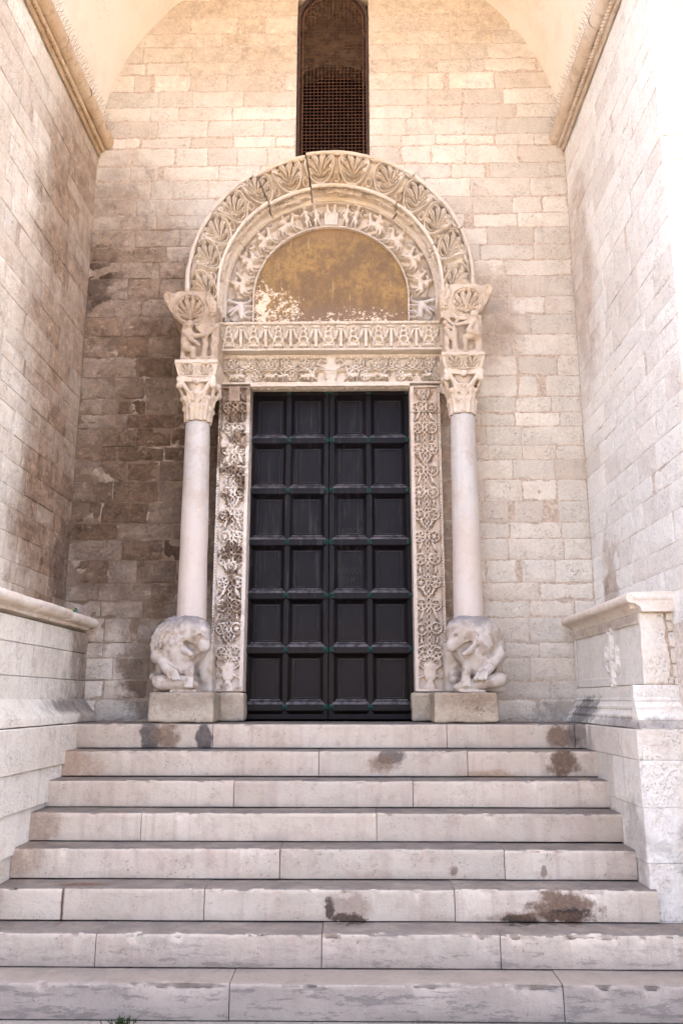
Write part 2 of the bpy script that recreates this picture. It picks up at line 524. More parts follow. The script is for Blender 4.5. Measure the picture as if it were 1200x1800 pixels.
def masonry(name, c1, c2, stains=(), var=.22, pit=.5, streak=.25, bump=.8, bdist=.018, rand=True, warm=(.42, .30, .20), warmf=.35, rough_mask=None, grit=1.0):
    """weathered limestone; stains: (centre, radii, colour, strength, edge noise, noise scale, softness)"""
    s = NB(name)
    c1, c2 = tint(c1), tint(c2)
    n1 = s.noise(1.1, 4); n2 = s.noise(7.0, 6, .62); n3 = s.noise(38, 5, .65)
    col = s.mix(s.ss(n1, .36, .64), c1, c2)
    col = s.mix(s.math('MULTIPLY', s.ss(n2, .5, .72), warmf), col, warm)
    col = s.mix(s.math('MULTIPLY', s.ss(n3, .42, .7), .28), col, (c1[0] * .6, c1[1] * .57, c1[2] * .52))
    if streak:
        st = s.noise(1.0, 5, .6, s.vec('MULTIPLY', s.P, (9, 9, .9)))
        col = s.mix(s.math('MULTIPLY', s.ss(st, .52, .75), streak), col, (c1[0] * .55, c1[1] * .52, c1[2] * .48))
    if rand:
        r = s.rand()
        v = s.math('ADD', s.math('MULTIPLY', r, var), 1 - var * .62)
        col = s.scale_col(col, v)
        r2 = s.math('FRACT', s.math('MULTIPLY', r, 17.3))
        col = s.mix(s.math('MULTIPLY', s.ss(r2, .55, 1.0), .3), col, warm)
    nst = s.noise(16, 8, .75)
    for (c, rad, sc, stren, amp, ns, soft) in stains:
        f = s.math('MULTIPLY', s.blob(c, rad, amp, ns, soft), stren)
        if rand and stren < .99:
            r3 = s.math('FRACT', s.math('MULTIPLY', s.rand(), 5.71))
            f = s.math('MULTIPLY', f, s.math('ADD', .74, s.math('MULTIPLY', r3, .44)), True)
        # within the stain the stone keeps its own mottling
        scv = s.mix(s.ss(n2, .35, .7), sc, (sc[0] * .55, sc[1] * .52, sc[2] * .5))
        scv = s.mix(s.math('MULTIPLY', s.ss(n3, .5, .7), .35), scv, (min(1, sc[0] * 1.7), min(1, sc[1] * 1.65), min(1, sc[2] * 1.6)))
        scv = s.mix(s.math('MULTIPLY', s.ss(nst, .47, .35), .55), scv, (min(1, sc[0] * 1.9), min(1, sc[1] * 1.85), min(1, sc[2] * 1.8)))
        scv = s.mix(s.math('MULTIPLY', s.ss(nst, .53, .64), .6), scv, (sc[0] * .4, sc[1] * .38, sc[2] * .37))
        col = s.mix(f, col, scv)
    n4 = s.noise(21, 8, .72)
    col = s.mix(s.math('MULTIPLY', s.ss(n4, .53, .68), .34 * grit), col, s.mix(.5, s.scale_col(col, .62), warm))
    col = s.mix(s.math('MULTIPLY', s.ss(n4, .46, .36), .30 * grit), col, s.scale_col(col, 1.22))
    pv = s.noise(85, 3, .5); pv2 = s.noise(5.0, 3)
    pf = s.math('MULTIPLY', s.ss(pv, .58, .66), s.ss(pv2, .40, .60))
    col = s.mix(s.math('MULTIPLY', pf, pit), col, (.16, .11, .08))
    h = s.math('ADD', s.math('MULTIPLY', n3, .5), s.math('MULTIPLY', s.noise(13, 5, .6), .9))
    h = s.math('SUBTRACT', h, s.math('MULTIPLY', pf, .6))
    if rough_mask is not None:
        c, rad = rough_mask
        m = s.blob(c, rad, .4, 1.6, .3)
        s.bump(h, s.math('ADD', bump, s.math('MULTIPLY', m, .45)), bdist)
    else:
        s.bump(h, bump, bdist)
    return s.done(col, .88, .2)

def _scale_col(s, col, v):
    n = s.t.nodes.new('ShaderNodeVectorMath'); n.operation = 'SCALE'
    s.put(n.inputs[0], col); s.put(n.inputs['Scale'], v)
    return n.outputs[0]
NB.scale_col = _scale_col

BROWN = (.128, .080, .048)
DARKB = (.065, .040, .025)
M = {}
M['back'] = masonry('back_wall_limestone', (.71, .635, .555), (.66, .575, .49), var=.22, warmf=.28, warm=(.46, .355, .265), stains=[
    ((-2.0, 0, 2.9), (1.15, 9, 2.2), (.26, .168, .106), .85, .26, 1.2, .42),
    ((-1.75, 0, 2.0), (.75, 9, 1.3), BROWN, .85, .32, 1.6, .45),
    ((-1.45, 0, 3.1), (.50, 9, .95), BROWN, .80, .38, 2.2, .45),
    ((-1.35, 0, 1.6), (.28, 9, .9), DARKB, .6, .4, 3.0, .5),
    ((-2.4, 0, 4.45), (.24, 9, .35), DARKB, .9, .6, 4.0, .3),
    ((-1.6, 0, .35), (.25, 9, .5), BROWN, .75, .6, 3.0, .4),
    ((-2.15, 0, 5.0), (.42, 9, .65), (.33, .24, .17), .55, .5, 2.0, .4),
    ((1.0, 0, 2.2), (.42, 9, 2.0), (.40, .28, .19), .8, .3, 2.0, .4),
    ((1.62, 0, 3.9), (.30, 9, .5), (.42, .30, .21), .55, .5, 3.0, .4),
    ((0, 0, 7.6), (2.6, 9, 1.1), (.56, .42, .27), .55, .3, 1.6, .5),  # ochre stain, deepened so its colour cuts the excess light at the top
    ((2.25, 0, .1), (.35, 9, .10), (.16, .12, .09), .6, .5, 5.0, .4)],
    rough_mask=((-1.8, 0, 2.9), (1.1, 9, 2.2)))
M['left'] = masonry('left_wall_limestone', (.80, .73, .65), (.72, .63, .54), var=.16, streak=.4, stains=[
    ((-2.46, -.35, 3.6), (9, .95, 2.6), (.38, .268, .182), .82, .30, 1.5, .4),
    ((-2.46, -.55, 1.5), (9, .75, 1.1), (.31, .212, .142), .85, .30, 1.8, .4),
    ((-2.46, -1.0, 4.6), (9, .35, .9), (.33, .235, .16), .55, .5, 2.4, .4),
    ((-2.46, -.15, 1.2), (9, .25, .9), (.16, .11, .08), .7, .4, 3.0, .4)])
M['right'] = masonry('right_wall_limestone', (.85, .82, .79), (.82, .775, .74), var=.09, streak=.14, warmf=.12, warm=(.55, .46, .38), stains=[
    ((2.46, -.3, 4.2), (9, .35, 1.1), (.50, .38, .29), .55, .4, 2.5, .4),
    ((2.46, -.5, 1.3), (9, .22, .35), (.45, .35, .27), .6, .6, 4.0, .4)])
M['facade'] = masonry('facade_limestone', (.82, .75, .68), (.76, .68, .60), var=.12, streak=.1, warmf=.15)
def mortar(name, c, stains=()):
    s = NB(name)
    n = s.noise(30, 5); n2 = s.noise(4, 5, .6)
    s.bump(n, .5, .006)
    col = s.mix(s.ss(n, .35, .65), c, (c[0] * .7, c[1] * .68, c[2] * .65))
    for (ce, rad, sc, stren, amp, ns, soft) in stains:
        col = s.mix(s.math('MULTIPLY', s.math('MULTIPLY', s.blob(ce, rad, amp, ns, soft), stren), s.ss(n2, .66, .50, .45, 1.0)), col, sc)
    return s.done(col, .95, .1)
M['mortar'] = mortar('beige_mortar', (.58, .47, .365), [((-1.95, 0, 2.6), (1.05, 9, 2.4), (.14, .095, .063), .95, .26, 1.2, .42)])
M['mortar_left'] = mortar('grey_mortar', (.60, .50, .41), [((-2.46, -.4, 3.0), (9, 1.1, 3.2), (.26, .19, .14), .8, .3, 1.5, .4)])
M['mortar_right'] = mortar('pale_mortar', (.70, .62, .54))

def plaster():
    s = NB('cream_vault_plaster')
    n = s.noise(.9, 4); n2 = s.noise(6, 5)
    col = s.mix(s.ss(n, .35, .65), (.82, .755, .66), (.80, .725, .615))
    col = s.mix(s.math('MULTIPLY', s.ss(n2, .5, .75), .25), col, (.80, .68, .53))
    col = s.mix(s.math('MULTIPLY', s.ss(s.noise(2.1, 6, .65), .52, .68), .35), col, (.72, .58, .43))
    ck = s.ss(s.math('ABSOLUTE', s.math('SUBTRACT', s.noise(1.3, 5, .6, None, .6), .5)), .004, .0)
    col = s.mix(s.math('MULTIPLY', ck, .3), col, (.50, .38, .26))
    s.bump(s.noise(22, 5), .25, .006)
    return s.done(col, .9, .15)
M['plaster'] = plaster()

def carved(name, c1, c2, dirt=(.30, .20, .12), df=.5, extra=()):
    s = NB(name)
    n1 = s.noise(2.3, 5, .6); n2 = s.noise(14, 6, .65); n3 = s.noise(60, 4, .6)
    col = s.mix(s.ss(n1, .38, .62), c1, c2)
    col = s.mix(s.math('MULTIPLY', s.ss(n2, .5, .75), df), col, dirt)
    col = s.mix(s.math('MULTIPLY', s.ss(n3, .5, .7), .25), col, (c1[0] * .6, c1[1] * .56, c1[2] * .5))
    n4 = s.noise(24, 8, .7)
    col = s.mix(s.math('MULTIPLY', s.ss(n4, .52, .66), .40), col, s.scale_col(col, .58))
    for (c, rad, sc, stren, amp, ns, soft) in extra:
        col = s.mix(s.math('MULTIPLY', s.blob(c, rad, amp, ns, soft), stren), col, sc)
    s.bump(s.math('ADD', n3, s.math('MULTIPLY', n2, .6)), .5, .006)
    return s.done(col, .85, .25)
M['arch'] = carved('carved_arch_stone', (.655, .575, .475), (.60, .51, .405), df=.35, extra=[
    ((0, -.3, 5.5), (.75, 9, .35), (.56, .41, .24), .5, .5, 5, .4),
    ((-1.33, -.4, 3.8), (.28, 9, .25), (.42, .29, .16), .7, .5, 5, .4)])
M['ring'] = carved('carved_frieze_stone', (.63, .545, .45), (.57, .48, .38), df=.3)
M['ring_grey'] = carved('grey_frieze_marble', (.61, .545, .48), (.56, .495, .43), df=.15)
M['lintel'] = carved('carved_lintel_stone', (.63, .55, .45), (.58, .495, .39), dirt=(.36, .24, .13), df=.45)
M['capital'] = carved('carved_capital_stone', (.65, .555, .45), (.55, .45, .34), df=.5)
M['console'] = carved('carved_console_stone', (.48, .38, .28), (.37, .28, .20), dirt=(.2, .14, .1), df=.5)
M['console_pale'] = carved('pale_console_stone', (.56, .465, .36), (.49, .39, .29), df=.4)
M['jamb_right'] = carved('carved_right_jamb_stone', (.62, .525, .43), (.56, .46, .365), dirt=(.33, .24, .17), df=.45)

def jamb_left():
    s = NB('patchy_left_jamb_stone')
    n1 = s.noise(5.5, 5, .6); n2 = s.noise(18, 6, .65); n3 = s.noise(60, 4, .6)
    col = s.mix(s.ss(n2, .4, .65), (.34, .255, .185), (.17, .12, .085))
    col = s.mix(s.math('MULTIPLY', s.ss(n3, .5, .7), .4), col, (.50, .40, .32))
    f = s.ss(s.math('ADD', n1, s.math('MULTIPLY', s.noise(30, 4), .25)), .595, .65)
    top = s.blob((-.9, 0, 3.05), (.4, 9, .28), .2, 6, .2)
    f = s.math('MULTIPLY', f, s.math('SUBTRACT', 1.0, top))
    col = s.mix(f, col, (.72, .65, .57))
    col = s.mix(s.math('MULTIPLY', s.blob((-.76, 0, 1.4), (.035, 9, 1.3), .5, 8, .4), .8), col, (.66, .58, .49))
    col = s.mix(s.math('MULTIPLY', s.blob((-.9, 0, .55), (.3, 9, .45), .5, 5, .4), .45), col, (.56, .46, .37))
    s.bump(s.math('ADD', n3, s.math('MULTIPLY', n2, .8)), .6, .006)
    return s.done(col, .85, .25)
M['jamb_left'] = jamb_left()

def marble_shaft():
    s = NB('white_marble_shaft')
    n1 = s.noise(2.2, 5, .6); n2 = s.noise(25, 5); n3 = s.noise(90, 3)
    col = s.mix(s.ss(n1, .4, .65), (.53, .505, .465), (.485, .435, .38))
    col = s.mix(s.math('MULTIPLY', s.ss(s.noise(5.2, 6, .7), .50, .62), .75), col, (.44, .365, .30))
    col = s.mix(s.math('MULTIPLY', s.ss(n3, .6, .7), s.math('MULTIPLY', s.ss(n1, .35, .55), .7)), col, (.30, .25, .215))
    vv = s.ss(s.math('ABSOLUTE', s.math('SUBTRACT', s.noise(2.6, 4, .55, s.vec('MULTIPLY', s.P, (1.6, 1.6, .8)), 1.0), .5)), .012, .0)
    col = s.mix(s.math('MULTIPLY', vv, .4), col, (.40, .345, .30))
    dr = s.noise(1, 5, .65, s.vec('MULTIPLY', s.P, (22, 22, 1.3)))
    col = s.mix(s.math('MULTIPLY', s.ss(dr, .52, .70), .45), col, (.42, .355, .295))
    low = s.blob((0, -.3, .9), (9, 9, 1.0), .15, 3, .4)
    col = s.mix(s.math('MULTIPLY', low, .5), col, (.64, .52, .43))
    s.bump(s.math('ADD', n2, n3), .3, .004)
    return s.done(col, .6, .3)
M['shaft'] = marble_shaft()

def lion_stone():
    s = NB('weathered_lion_marble')
    n1 = s.noise(6, 5, .6); n2 = s.noise(40, 5)
    col = s.mix(s.ss(n1, .38, .62), (.54, .485, .425), (.45, .38, .305))
    col = s.mix(s.math('MULTIPLY', s.ss(s.noise(11, 6, .65), .50, .64), .65), col, (.27, .185, .12))
    top = s.blob((0, -.36, 1.0), (9, 9, .17), .25, 9, .35)
    col = s.mix(s.math('MULTIPLY', top, .8), col, (.20, .185, .18))
    s.bump(s.math('ADD', n2, n1), .45, .006)
    return s.done(col, .7, .3)
M['lion'] = lion_stone()
M['plinth'] = masonry('plinth_limestone', (.50, .415, .325), (.42, .335, .25), var=.12, streak=.1, stains=[
    ((-1.3, 0, .2), (.4, 9, .1), (.24, .18, .13), .6, .5, 6, .4), ((1.25, 0, .2), (.35, 9, .1), (.30, .22, .15), .6, .5, 6, .4)])

def tympanum_paint():
    s = NB('flaking_gilded_paint')
    stv = s.vec('MULTIPLY', s.P, (1, 1, .6))
    n1 = s.noise(5.5, 6, .68, stv); n2 = s.noise(22, 6, .7); n3 = s.noise(75, 4, .6)
    col = s.mix(s.ss(n1, .42, .62), (.185, .112, .055), (.31, .190, .070))
    col = s.mix(s.math('MULTIPLY', s.ss(n2, .47, .62), .65), col, (.15, .092, .05))
    col = s.mix(s.math('MULTIPLY', s.ss(n3, .55, .68), .35), col, (.46, .30, .11))
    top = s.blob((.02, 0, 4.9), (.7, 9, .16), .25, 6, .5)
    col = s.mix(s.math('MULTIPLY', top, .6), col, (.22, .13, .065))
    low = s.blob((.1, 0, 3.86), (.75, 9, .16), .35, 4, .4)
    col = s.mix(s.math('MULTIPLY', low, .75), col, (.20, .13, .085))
    drip = s.noise(1, 4, .6, s.vec('MULTIPLY', s.P, (40, 1, 3)))
    col = s.mix(s.math('MULTIPLY', s.ss(drip, .62, .70), .4), col, (.52, .40, .25))
    fl = s.math('ADD', s.math('MULTIPLY', s.noise(17, 8, .75), .6), s.math('MULTIPLY', s.noise(48, 6, .7), .4))
    a = s.math('MULTIPLY', s.blob((-.52, 0, 3.97), (.24, 9, .26), .35, 4, .5), .135)
    b = s.math('MULTIPLY', s.blob((.25, 0, 3.90), (.55, 9, .11), .3, 5, .5), .125)
    e = s.math('MULTIPLY', s.blob((-.68, 0, 4.1), (.07, 9, .35), .3, 6, .45), .11)
    f = s.math('ADD', fl, s.math('ADD', a, s.math('ADD', b, e)))
    f = s.ss(f, .645, .665)
    col = s.mix(f, col, s.mix(s.ss(n2, .4, .6), (.74, .62, .47), (.66, .52, .37)))
    s.bump(s.math('SUBTRACT', s.math('MULTIPLY', n2, .5), s.math('MULTIPLY', f, .5)), .5, .006)
    return s.done(col, .75, .3)
M['tympanum'] = tympanum_paint()

def door_paint():
    s = NB('dark_bronze_door')
    n1 = s.noise(2.5, 4); n2 = s.noise(45, 5)
    col = s.mix(s.ss(n1, .35, .65), (.0034, .0021, .0030), (.0054, .0035, .0045))
    low = s.blob((0, 0, .35), (1.4, 9, .5), .2, 2, .6)
    col = s.mix(s.math('MULTIPLY', low, .6), col, (.012, .0068, .0040))
    dust = s.noise(1, 5, .65, s.vec('MULTIPLY', s.P, (30, 30, 2.0)))
    hi = s.blob((-.25, 0, 2.0), (.75, 9, 1.0), .4, 2.5, .5)
    col = s.mix(s.math('MULTIPLY', s.math('MULTIPLY', s.ss(dust, .5, .75), hi), .45), col, (.085, .078, .080))
    col = s.mix(s.math('MULTIPLY', s.ss(n2, .55, .75), .25), col, (.022, .019, .021))
    s.bump(n2, .15, .002)
    return s.done(col, s.math('ADD', .40, s.math('MULTIPLY', n2, .3)), .2)
M['door'] = door_paint()

def simple(name, c, rough=.8, spec=.3, c2=None, sc=20, metal=0.0, bump=.2, bd=.003):
    s = NB(name)
    n = s.noise(sc, 5, .6)
    c2 = c2 or (c[0] * .7, c[1] * .7, c[2] * .7)
    s.bump(n, bump, bd)
    return s.done(s.mix(s.ss(n, .35, .65), c, c2), rough, spec, metal)
M['verdigris'] = simple('verdigris_bronze', (.020, .062, .050), .7, .3, (.008, .020, .016), 60)
M['ledge_dust'] = simple('dusty_bronze_ledge', (.13, .115, .115), .75, .3, (.028, .025, .027), 18)
M['bead'] = simple('worn_bronze_bead', (.050, .043, .043), .6, .4, (.012, .010, .011), 14)
M['scratch'] = simple('pale_scratch', (.055, .050, .052), .8, .2)
M['rust'] = simple('rusty_iron', (.15, .065, .032), .85, .2, (.06, .03, .02), 35)
M['rust_dark'] = simple('dark_rusty_iron', (.085, .048, .034), .85, .2, (.05, .03, .024), 25)
M['void'] = simple('unlit_interior', (.004, .0035, .003), .95, .02)
M['lunette'] = simple('dark_lunette_masonry', (.11, .075, .046), .9, .15, (.055, .038, .024), 9, bump=.6, bd=.01)  # mottled dark brown, darker than the reveal
M['reveal'] = simple('dark_window_reveal', (.25, .17, .11), .9, .15, (.13, .09, .06), 9, bump=.5, bd=.008)
M['wire'] = simple('spike_wire', (.16, .13, .11), .5, .4)
M['twig'] = simple('dry_twig', (.10, .06, .04), .9, .1)
M['grass'] = simple('dark_green_grass', (.030, .055, .018), .8, .2)
M['wrapper_yellow'] = simple('yellow_foil', (.55, .42, .03), .4, .5)
M['wrapper_green'] = simple('green_foil', (.03, .14, .10), .4, .5)
M['scrap'] = simple('white_scrap', (.75, .78, .82), .6, .3)
M['inscription'] = simple('worn_dark_lettering', (.20, .135, .095), .9, .1, (.28, .2, .15), 60)
M['cornice'] = carved('cornice_stone', (.52, .38, .24), (.60, .47, .33), dirt=(.22, .13, .07), df=.6)
M['cornice_right'] = carved('right_cornice_stone', (.56, .44, .32), (.66, .57, .47), dirt=(.26, .17, .10), df=.55)
M['rail'] = carved('bench_rail_stone', (.76, .68, .58), (.70, .60, .49), df=.3)
M['bench_left'] = masonry('left_bench_limestone', (.83, .765, .685), (.77, .69, .60), grit=.5, pit=.25, var=.12, streak=.35, stains=[
    ((-2.2, -.15, .5), (9, .30, .7), (.36, .285, .22), .8, .35, 3, .4),
    ((-2.1, -.35, .14), (9, .75, .07), (.22, .19, .17), .75, .4, 5, .4)])
M['bench_right'] = masonry('right_bench_marble', (.84, .78, .72), (.80, .73, .66), grit=.5, pit=.3, var=.06, streak=.25, warmf=.2, stains=[
    ((2.2, -.45, .08), (9, .35, .13), (.09, .08, .075), .9, .5, 7, .4),
    ((2.2, -.9, .75), (9, 1.0, .04), (.50, .40, .30), .5, .3, 5, .5),
    ((2.2, -1.5, .02), (9, .6, .05), (.22, .20, .19), .7, .5, 6, .5)])
M['bench_front'] = masonry('bench_front_stone', (.80, .73, .65), (.74, .65, .56), grit=.3, pit=.15, var=.1, streak=.1, warmf=.2)
M['cheek_left'] = masonry('left_stair_wall_stone', (.84, .77, .69), (.80, .72, .63), grit=.4, pit=.15, var=.10, streak=.3, stains=[
    ((-2.0, -.35, -.15), (9, .35, .3), (.42, .33, .26), .7, .4, 3, .4)])
M['cheek_right'] = masonry('right_stair_wall_stone', (.83, .76, .69), (.77, .69, .61), grit=.35, pit=.12, var=.12, streak=.35, stains=[
    ((2.1, -.6, -.1), (9, .25, .25), (.34, .27, .21), .6, .5, 4, .4),
    ((2.1, -1.75, -.75), (9, .2, .35), (.42, .37, .32), .5, .5, 4, .4)])

def step_stone():
    s = NB('worn_step_marble')
    n1 = s.noise(1.7, 5, .6); n2 = s.noise(9, 6, .65); n3 = s.noise(55, 5, .65)
    r = s.rand()
    col = s.mix(s.ss(n1, .36, .64), (.545, .462, .362), (.475, .388, .295))
    col = s.mix(s.math('MULTIPLY', s.ss(s.math('FRACT', s.math('MULTIPLY', r, 7.7)), .3, 1), .4), col, (.48, .385, .285))
    col = s.scale_col(col, s.math('ADD', .9, s.math('MULTIPLY', r, .18)))
    col = s.mix(s.math('MULTIPLY', s.ss(s.noise(2.6, 6, .7), .48, .66), .55), col, (.50, .385, .30))
    col = s.mix(s.math('MULTIPLY', s.ss(n2, .5, .70), .5), col, (.36, .27, .205))
    st = s.noise(1.0, 5, .6, s.vec('MULTIPLY', s.P, (14, 14, 1.2)))
    col = s.mix(s.math('MULTIPLY', s.ss(st, .47, .68), .55), col, (.40, .30, .235))
    # trodden grey dirt on the treads
    nz = s.t.nodes.new('ShaderNodeNewGeometry').outputs['Normal']
    sx = s.t.nodes.new('ShaderNodeSeparateXYZ'); s.put(sx.inputs[0], nz)
    tread = s.ss(sx.outputs[2], .55, .9)
    dn = s.noise(5, 6, .65)
    col = s.mix(s.math('MULTIPLY', tread, s.ss(dn, .2, .7, .65, 1.0)), col, (.14, .118, .102))
    spk = s.noise(26, 5, .6)
    col = s.mix(s.math('MULTIPLY', tread, s.math('MULTIPLY', s.ss(spk, .62, .68), .8)), col, (.06, .05, .045))
    # black weathering crust in streaks, lens vignetting painted in, on the two lowest risers
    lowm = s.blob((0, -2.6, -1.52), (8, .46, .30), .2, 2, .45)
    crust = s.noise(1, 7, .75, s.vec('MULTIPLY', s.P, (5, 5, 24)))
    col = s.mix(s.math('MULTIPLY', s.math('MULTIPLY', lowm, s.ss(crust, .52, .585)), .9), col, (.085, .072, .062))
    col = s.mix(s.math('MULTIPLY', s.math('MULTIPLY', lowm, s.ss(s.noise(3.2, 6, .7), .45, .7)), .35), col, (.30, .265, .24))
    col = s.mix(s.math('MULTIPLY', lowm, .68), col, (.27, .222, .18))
    n4 = s.noise(23, 8, .72)
    col = s.mix(s.math('MULTIPLY', s.ss(n4, .53, .66), .32), col, s.scale_col(col, .58))
    pt = s.math('MULTIPLY', s.ss(s.noise(60, 4, .6), .60, .66), s.ss(s.noise(4.5, 3), .45, .6))
    col = s.mix(s.math('MULTIPLY', pt, .6), col, (.13, .095, .07))
    DK = (.024, .018, .014); RB = (.095, .055, .032); GR = (.075, .064, .056); BR = (.13, .085, .055)
    for (c, rad, sc, stren, amp, ns, soft) in [
        ((-1.43, -.7, -.10), (.085, .1, .125), GR, .97, .30, 7, .20), ((-1.30, -.7, -.09), (.12, .1, .11), BR, .9, .40, 7, .45),
        ((-.99, -.7, -.12), (.065, .1, .115), GR, .97, .22, 7, .16), ((1.92, -.7, -.10), (.13, .1, .085), BR, .92, .45, 7, .30), ((2.05, -.7, -.08), (.09, .1, .12), GR, .7, .5, 8, .5),
        ((.53, -.96, -.245), (.10, .1, .055), GR, .9, .45, 8, .22), ((.47, -.96, -.30), (.11, .1, .07), BR, .8, .45, 8, .45),
        ((1.86, -.96, -.285), (.12, .1, .095), RB, .92, .5, 7, .35), ((1.3, -.96, -.375), (.22, .1, .03), (.24, .16, .10), .7, .5, 10, .5),
        ((.08, -2.0, -1.10), (.032, .1, .065), DK, .95, .55, 11, .25), ((.20, -2.0, -1.165), (.10, .1, .030), DK, .97, .6, 13, .25), ((.20, -2.0, -1.10), (.14, .1, .08), BR, .45, .5, 8, .5),
        ((1.55, -2.0, -1.09), (.21, .1, .085), RB, .9, .6, 8, .35), ((1.58, -2.0, -1.145), (.15, .1, .045), DK, .97, .6, 10, .25), ((1.28, -2.0, -1.165), (.11, .1, .028), DK, .95, .6, 12, .3), ((1.42, -2.0, -1.15), (.30, .1, .03), RB, .7, .5, 10, .5),
        ((-1.63, -2.0, -1.09), (.010, .1, .16), (.10, .05, .028), .85, .3, 9, .5), ((-1.55, -1.9, -.99), (.16, .05, .02), (.09, .05, .03), .8, .4, 8, .4), ((-2.0, -.9, -.3), (.25, .2, .12), (.26, .165, .10), .6, .5, 6, .5),
        ((-2.0, -1.5, -.68), (.16, .1, .12), (.22, .155, .11), .65, .5, 6, .5), ((-2.05, -1.76, -.88), (.2, .1, .1), (.24, .17, .12), .6, .5, 6, .5), ((.9, -1.74, -.93), (.03, .1, .03), RB, .7, .5, 12, .4), ((1.5, -1.74, -.93), (.02, .1, .04), RB, .7, .5, 12, .4)]:
        col = s.mix(s.math('MULTIPLY', s.blob(c, rad, amp, ns, soft), stren), col, s.mix(s.ss(n3, .35, .65), sc, (sc[0] * 1.7, sc[1] * 1.6, sc[2] * 1.5)))
    vein = s.noise(2.2, 3, .5, None, 1.5)
    vf = s.ss(s.math('ABSOLUTE', s.math('SUBTRACT', vein, .5)), .006, .0)
    col = s.mix(s.math('MULTIPLY', vf, .10), col, (.22, .17, .14))
    h = s.math('ADD', s.math('MULTIPLY', n3, .5), n2)
    s.bump(h, .6, .010)
    return s.done(col, .72, .3)
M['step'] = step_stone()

def paving():
    s = NB('piazza_paving')
    b = s.t.nodes.new('ShaderNodeTexBrick')
    s.put(b.inputs['Vector'], s.P)
    b.inputs['Scale'].default_value = 1.6
    b.inputs['Mortar Size'].default_value = .012
    b.inputs['Color1'].default_value = (.235, .205, .17, 1); b.inputs['Color2'].default_value = (.19, .165, .138, 1)
    b.inputs['Mortar'].default_value = (.18, .15, .13, 1)
    n = s.noise(3, 6)
    s.bump(n, .3, .01)
    return s.done(s.mix(s.math('MULTIPLY', s.ss(n, .4, .7), .4), b.outputs[0], (.30, .26, .22)), .75, .3)
M['paving'] = paving()
M['roof'] = simple('roof_tiles', (.30, .16, .10), .85, .2)

# ------------------------------------------------------------------ the setting
HW = 2.46            # half width of the niche
FY = -2.43           # plane of the outer facade
RISE, TREAD = 0.1975, 0.26
GZ = -8 * RISE       # level of the square
ZV = 5.93            # springing of the vault

mk('ground', [(-150, -150, GZ), (150, -150, GZ), (150, 60, GZ), (-150, 60, GZ)], [(0, 1, 2, 3)], M['paving'])
tag(bpy.data.objects['ground'], kind='structure')

COURSE = [0.004, 0.197, 0.366, 0.564, 0.704, 0.929, 1.089, 1.256, 1.47, 1.671, 1.828, 2.033, 2.246, 2.444, 2.589, 2.78, 2.924, 3.084, 3.305, 3.52, 3.744,
          3.959, 4.155, 4.38, 4.565, 4.739, 4.933, 5.094, 5.292, 5.508, 5.68, 5.898, 6.029, 6.23, 6.395, 6.588, 6.798, 6.963, 7.158, 7.322, 7.54, 7.75, 7.95, 8.15, 8.35, 8.5]

def block_mesh(w, h, d, g=.004, chip=.012, proud=0.0, big=.08):
    """one ashlar: x along the wall, -y outwards, its face slightly uneven, arrises worn, corners broken"""
    w2, h2 = w / 2 - g, h / 2 - g
    pts = []
    for (sx, sz) in ((-1, -1), (1, -1), (1, 1), (-1, 1)):
        c = min(w2, h2) * .5
        k = random.uniform(.3, 1.0) * chip
        if random.random() < big: k = random.uniform(.02, .05)
        kx, kz = min(c, k * random.uniform(.6, 1.6)), min(c, k * random.uniform(.6, 1.6))
        a = (sx * (w2 - kx), sz * h2); b = (sx * w2, sz * (h2 - kz))
        pts += [a, b] if (sx * sz) < 0 else [b, a]
        # a point part-way along the next edge
        if (sx, sz) in ((-1, -1), (1, 1)):
            t = random.uniform(-.6, .6)
            pts.append((t * w2, sz * (h2 + random.uniform(-.004, .002))))
        else:
            pts.append((sx * (w2 + random.uniform(-.004, .002)), random.uniform(-.5, .5) * h2))
    n = len(pts)
    v, f = [], []
    bev = random.uniform(.003, .007)
    for (x, z) in pts: v.append((x, d, z))
    for (x, z) in pts: v.append((x + random.uniform(-.002, .002), -proud + bev * 1.2, z + random.uniform(-.003, .003)))
    for (x, z) in pts:
        L = math.hypot(x, z)
        v.append((x * (1 - bev / max(abs(x), .03) * abs(x) / L) if L else x, -proud + random.uniform(-.0015, .0015), z * (1 - bev / max(abs(z), .03) * abs(z) / L)))
    v.append((random.uniform(-.2, .2) * w2, -proud - random.uniform(0, .003), 0))
    for i in range(n):
        j = (i + 1) % n
        f.append((i, j, n + j, n + i)); f.append((n + i, n + j, 2 * n + j, 2 * n + i)); f.append((2 * n + i, 2 * n + j, 3 * n))
    me = bpy.data.meshes.new('stone_block')
    me.from_pydata(v, [], f); me.update()
    return me

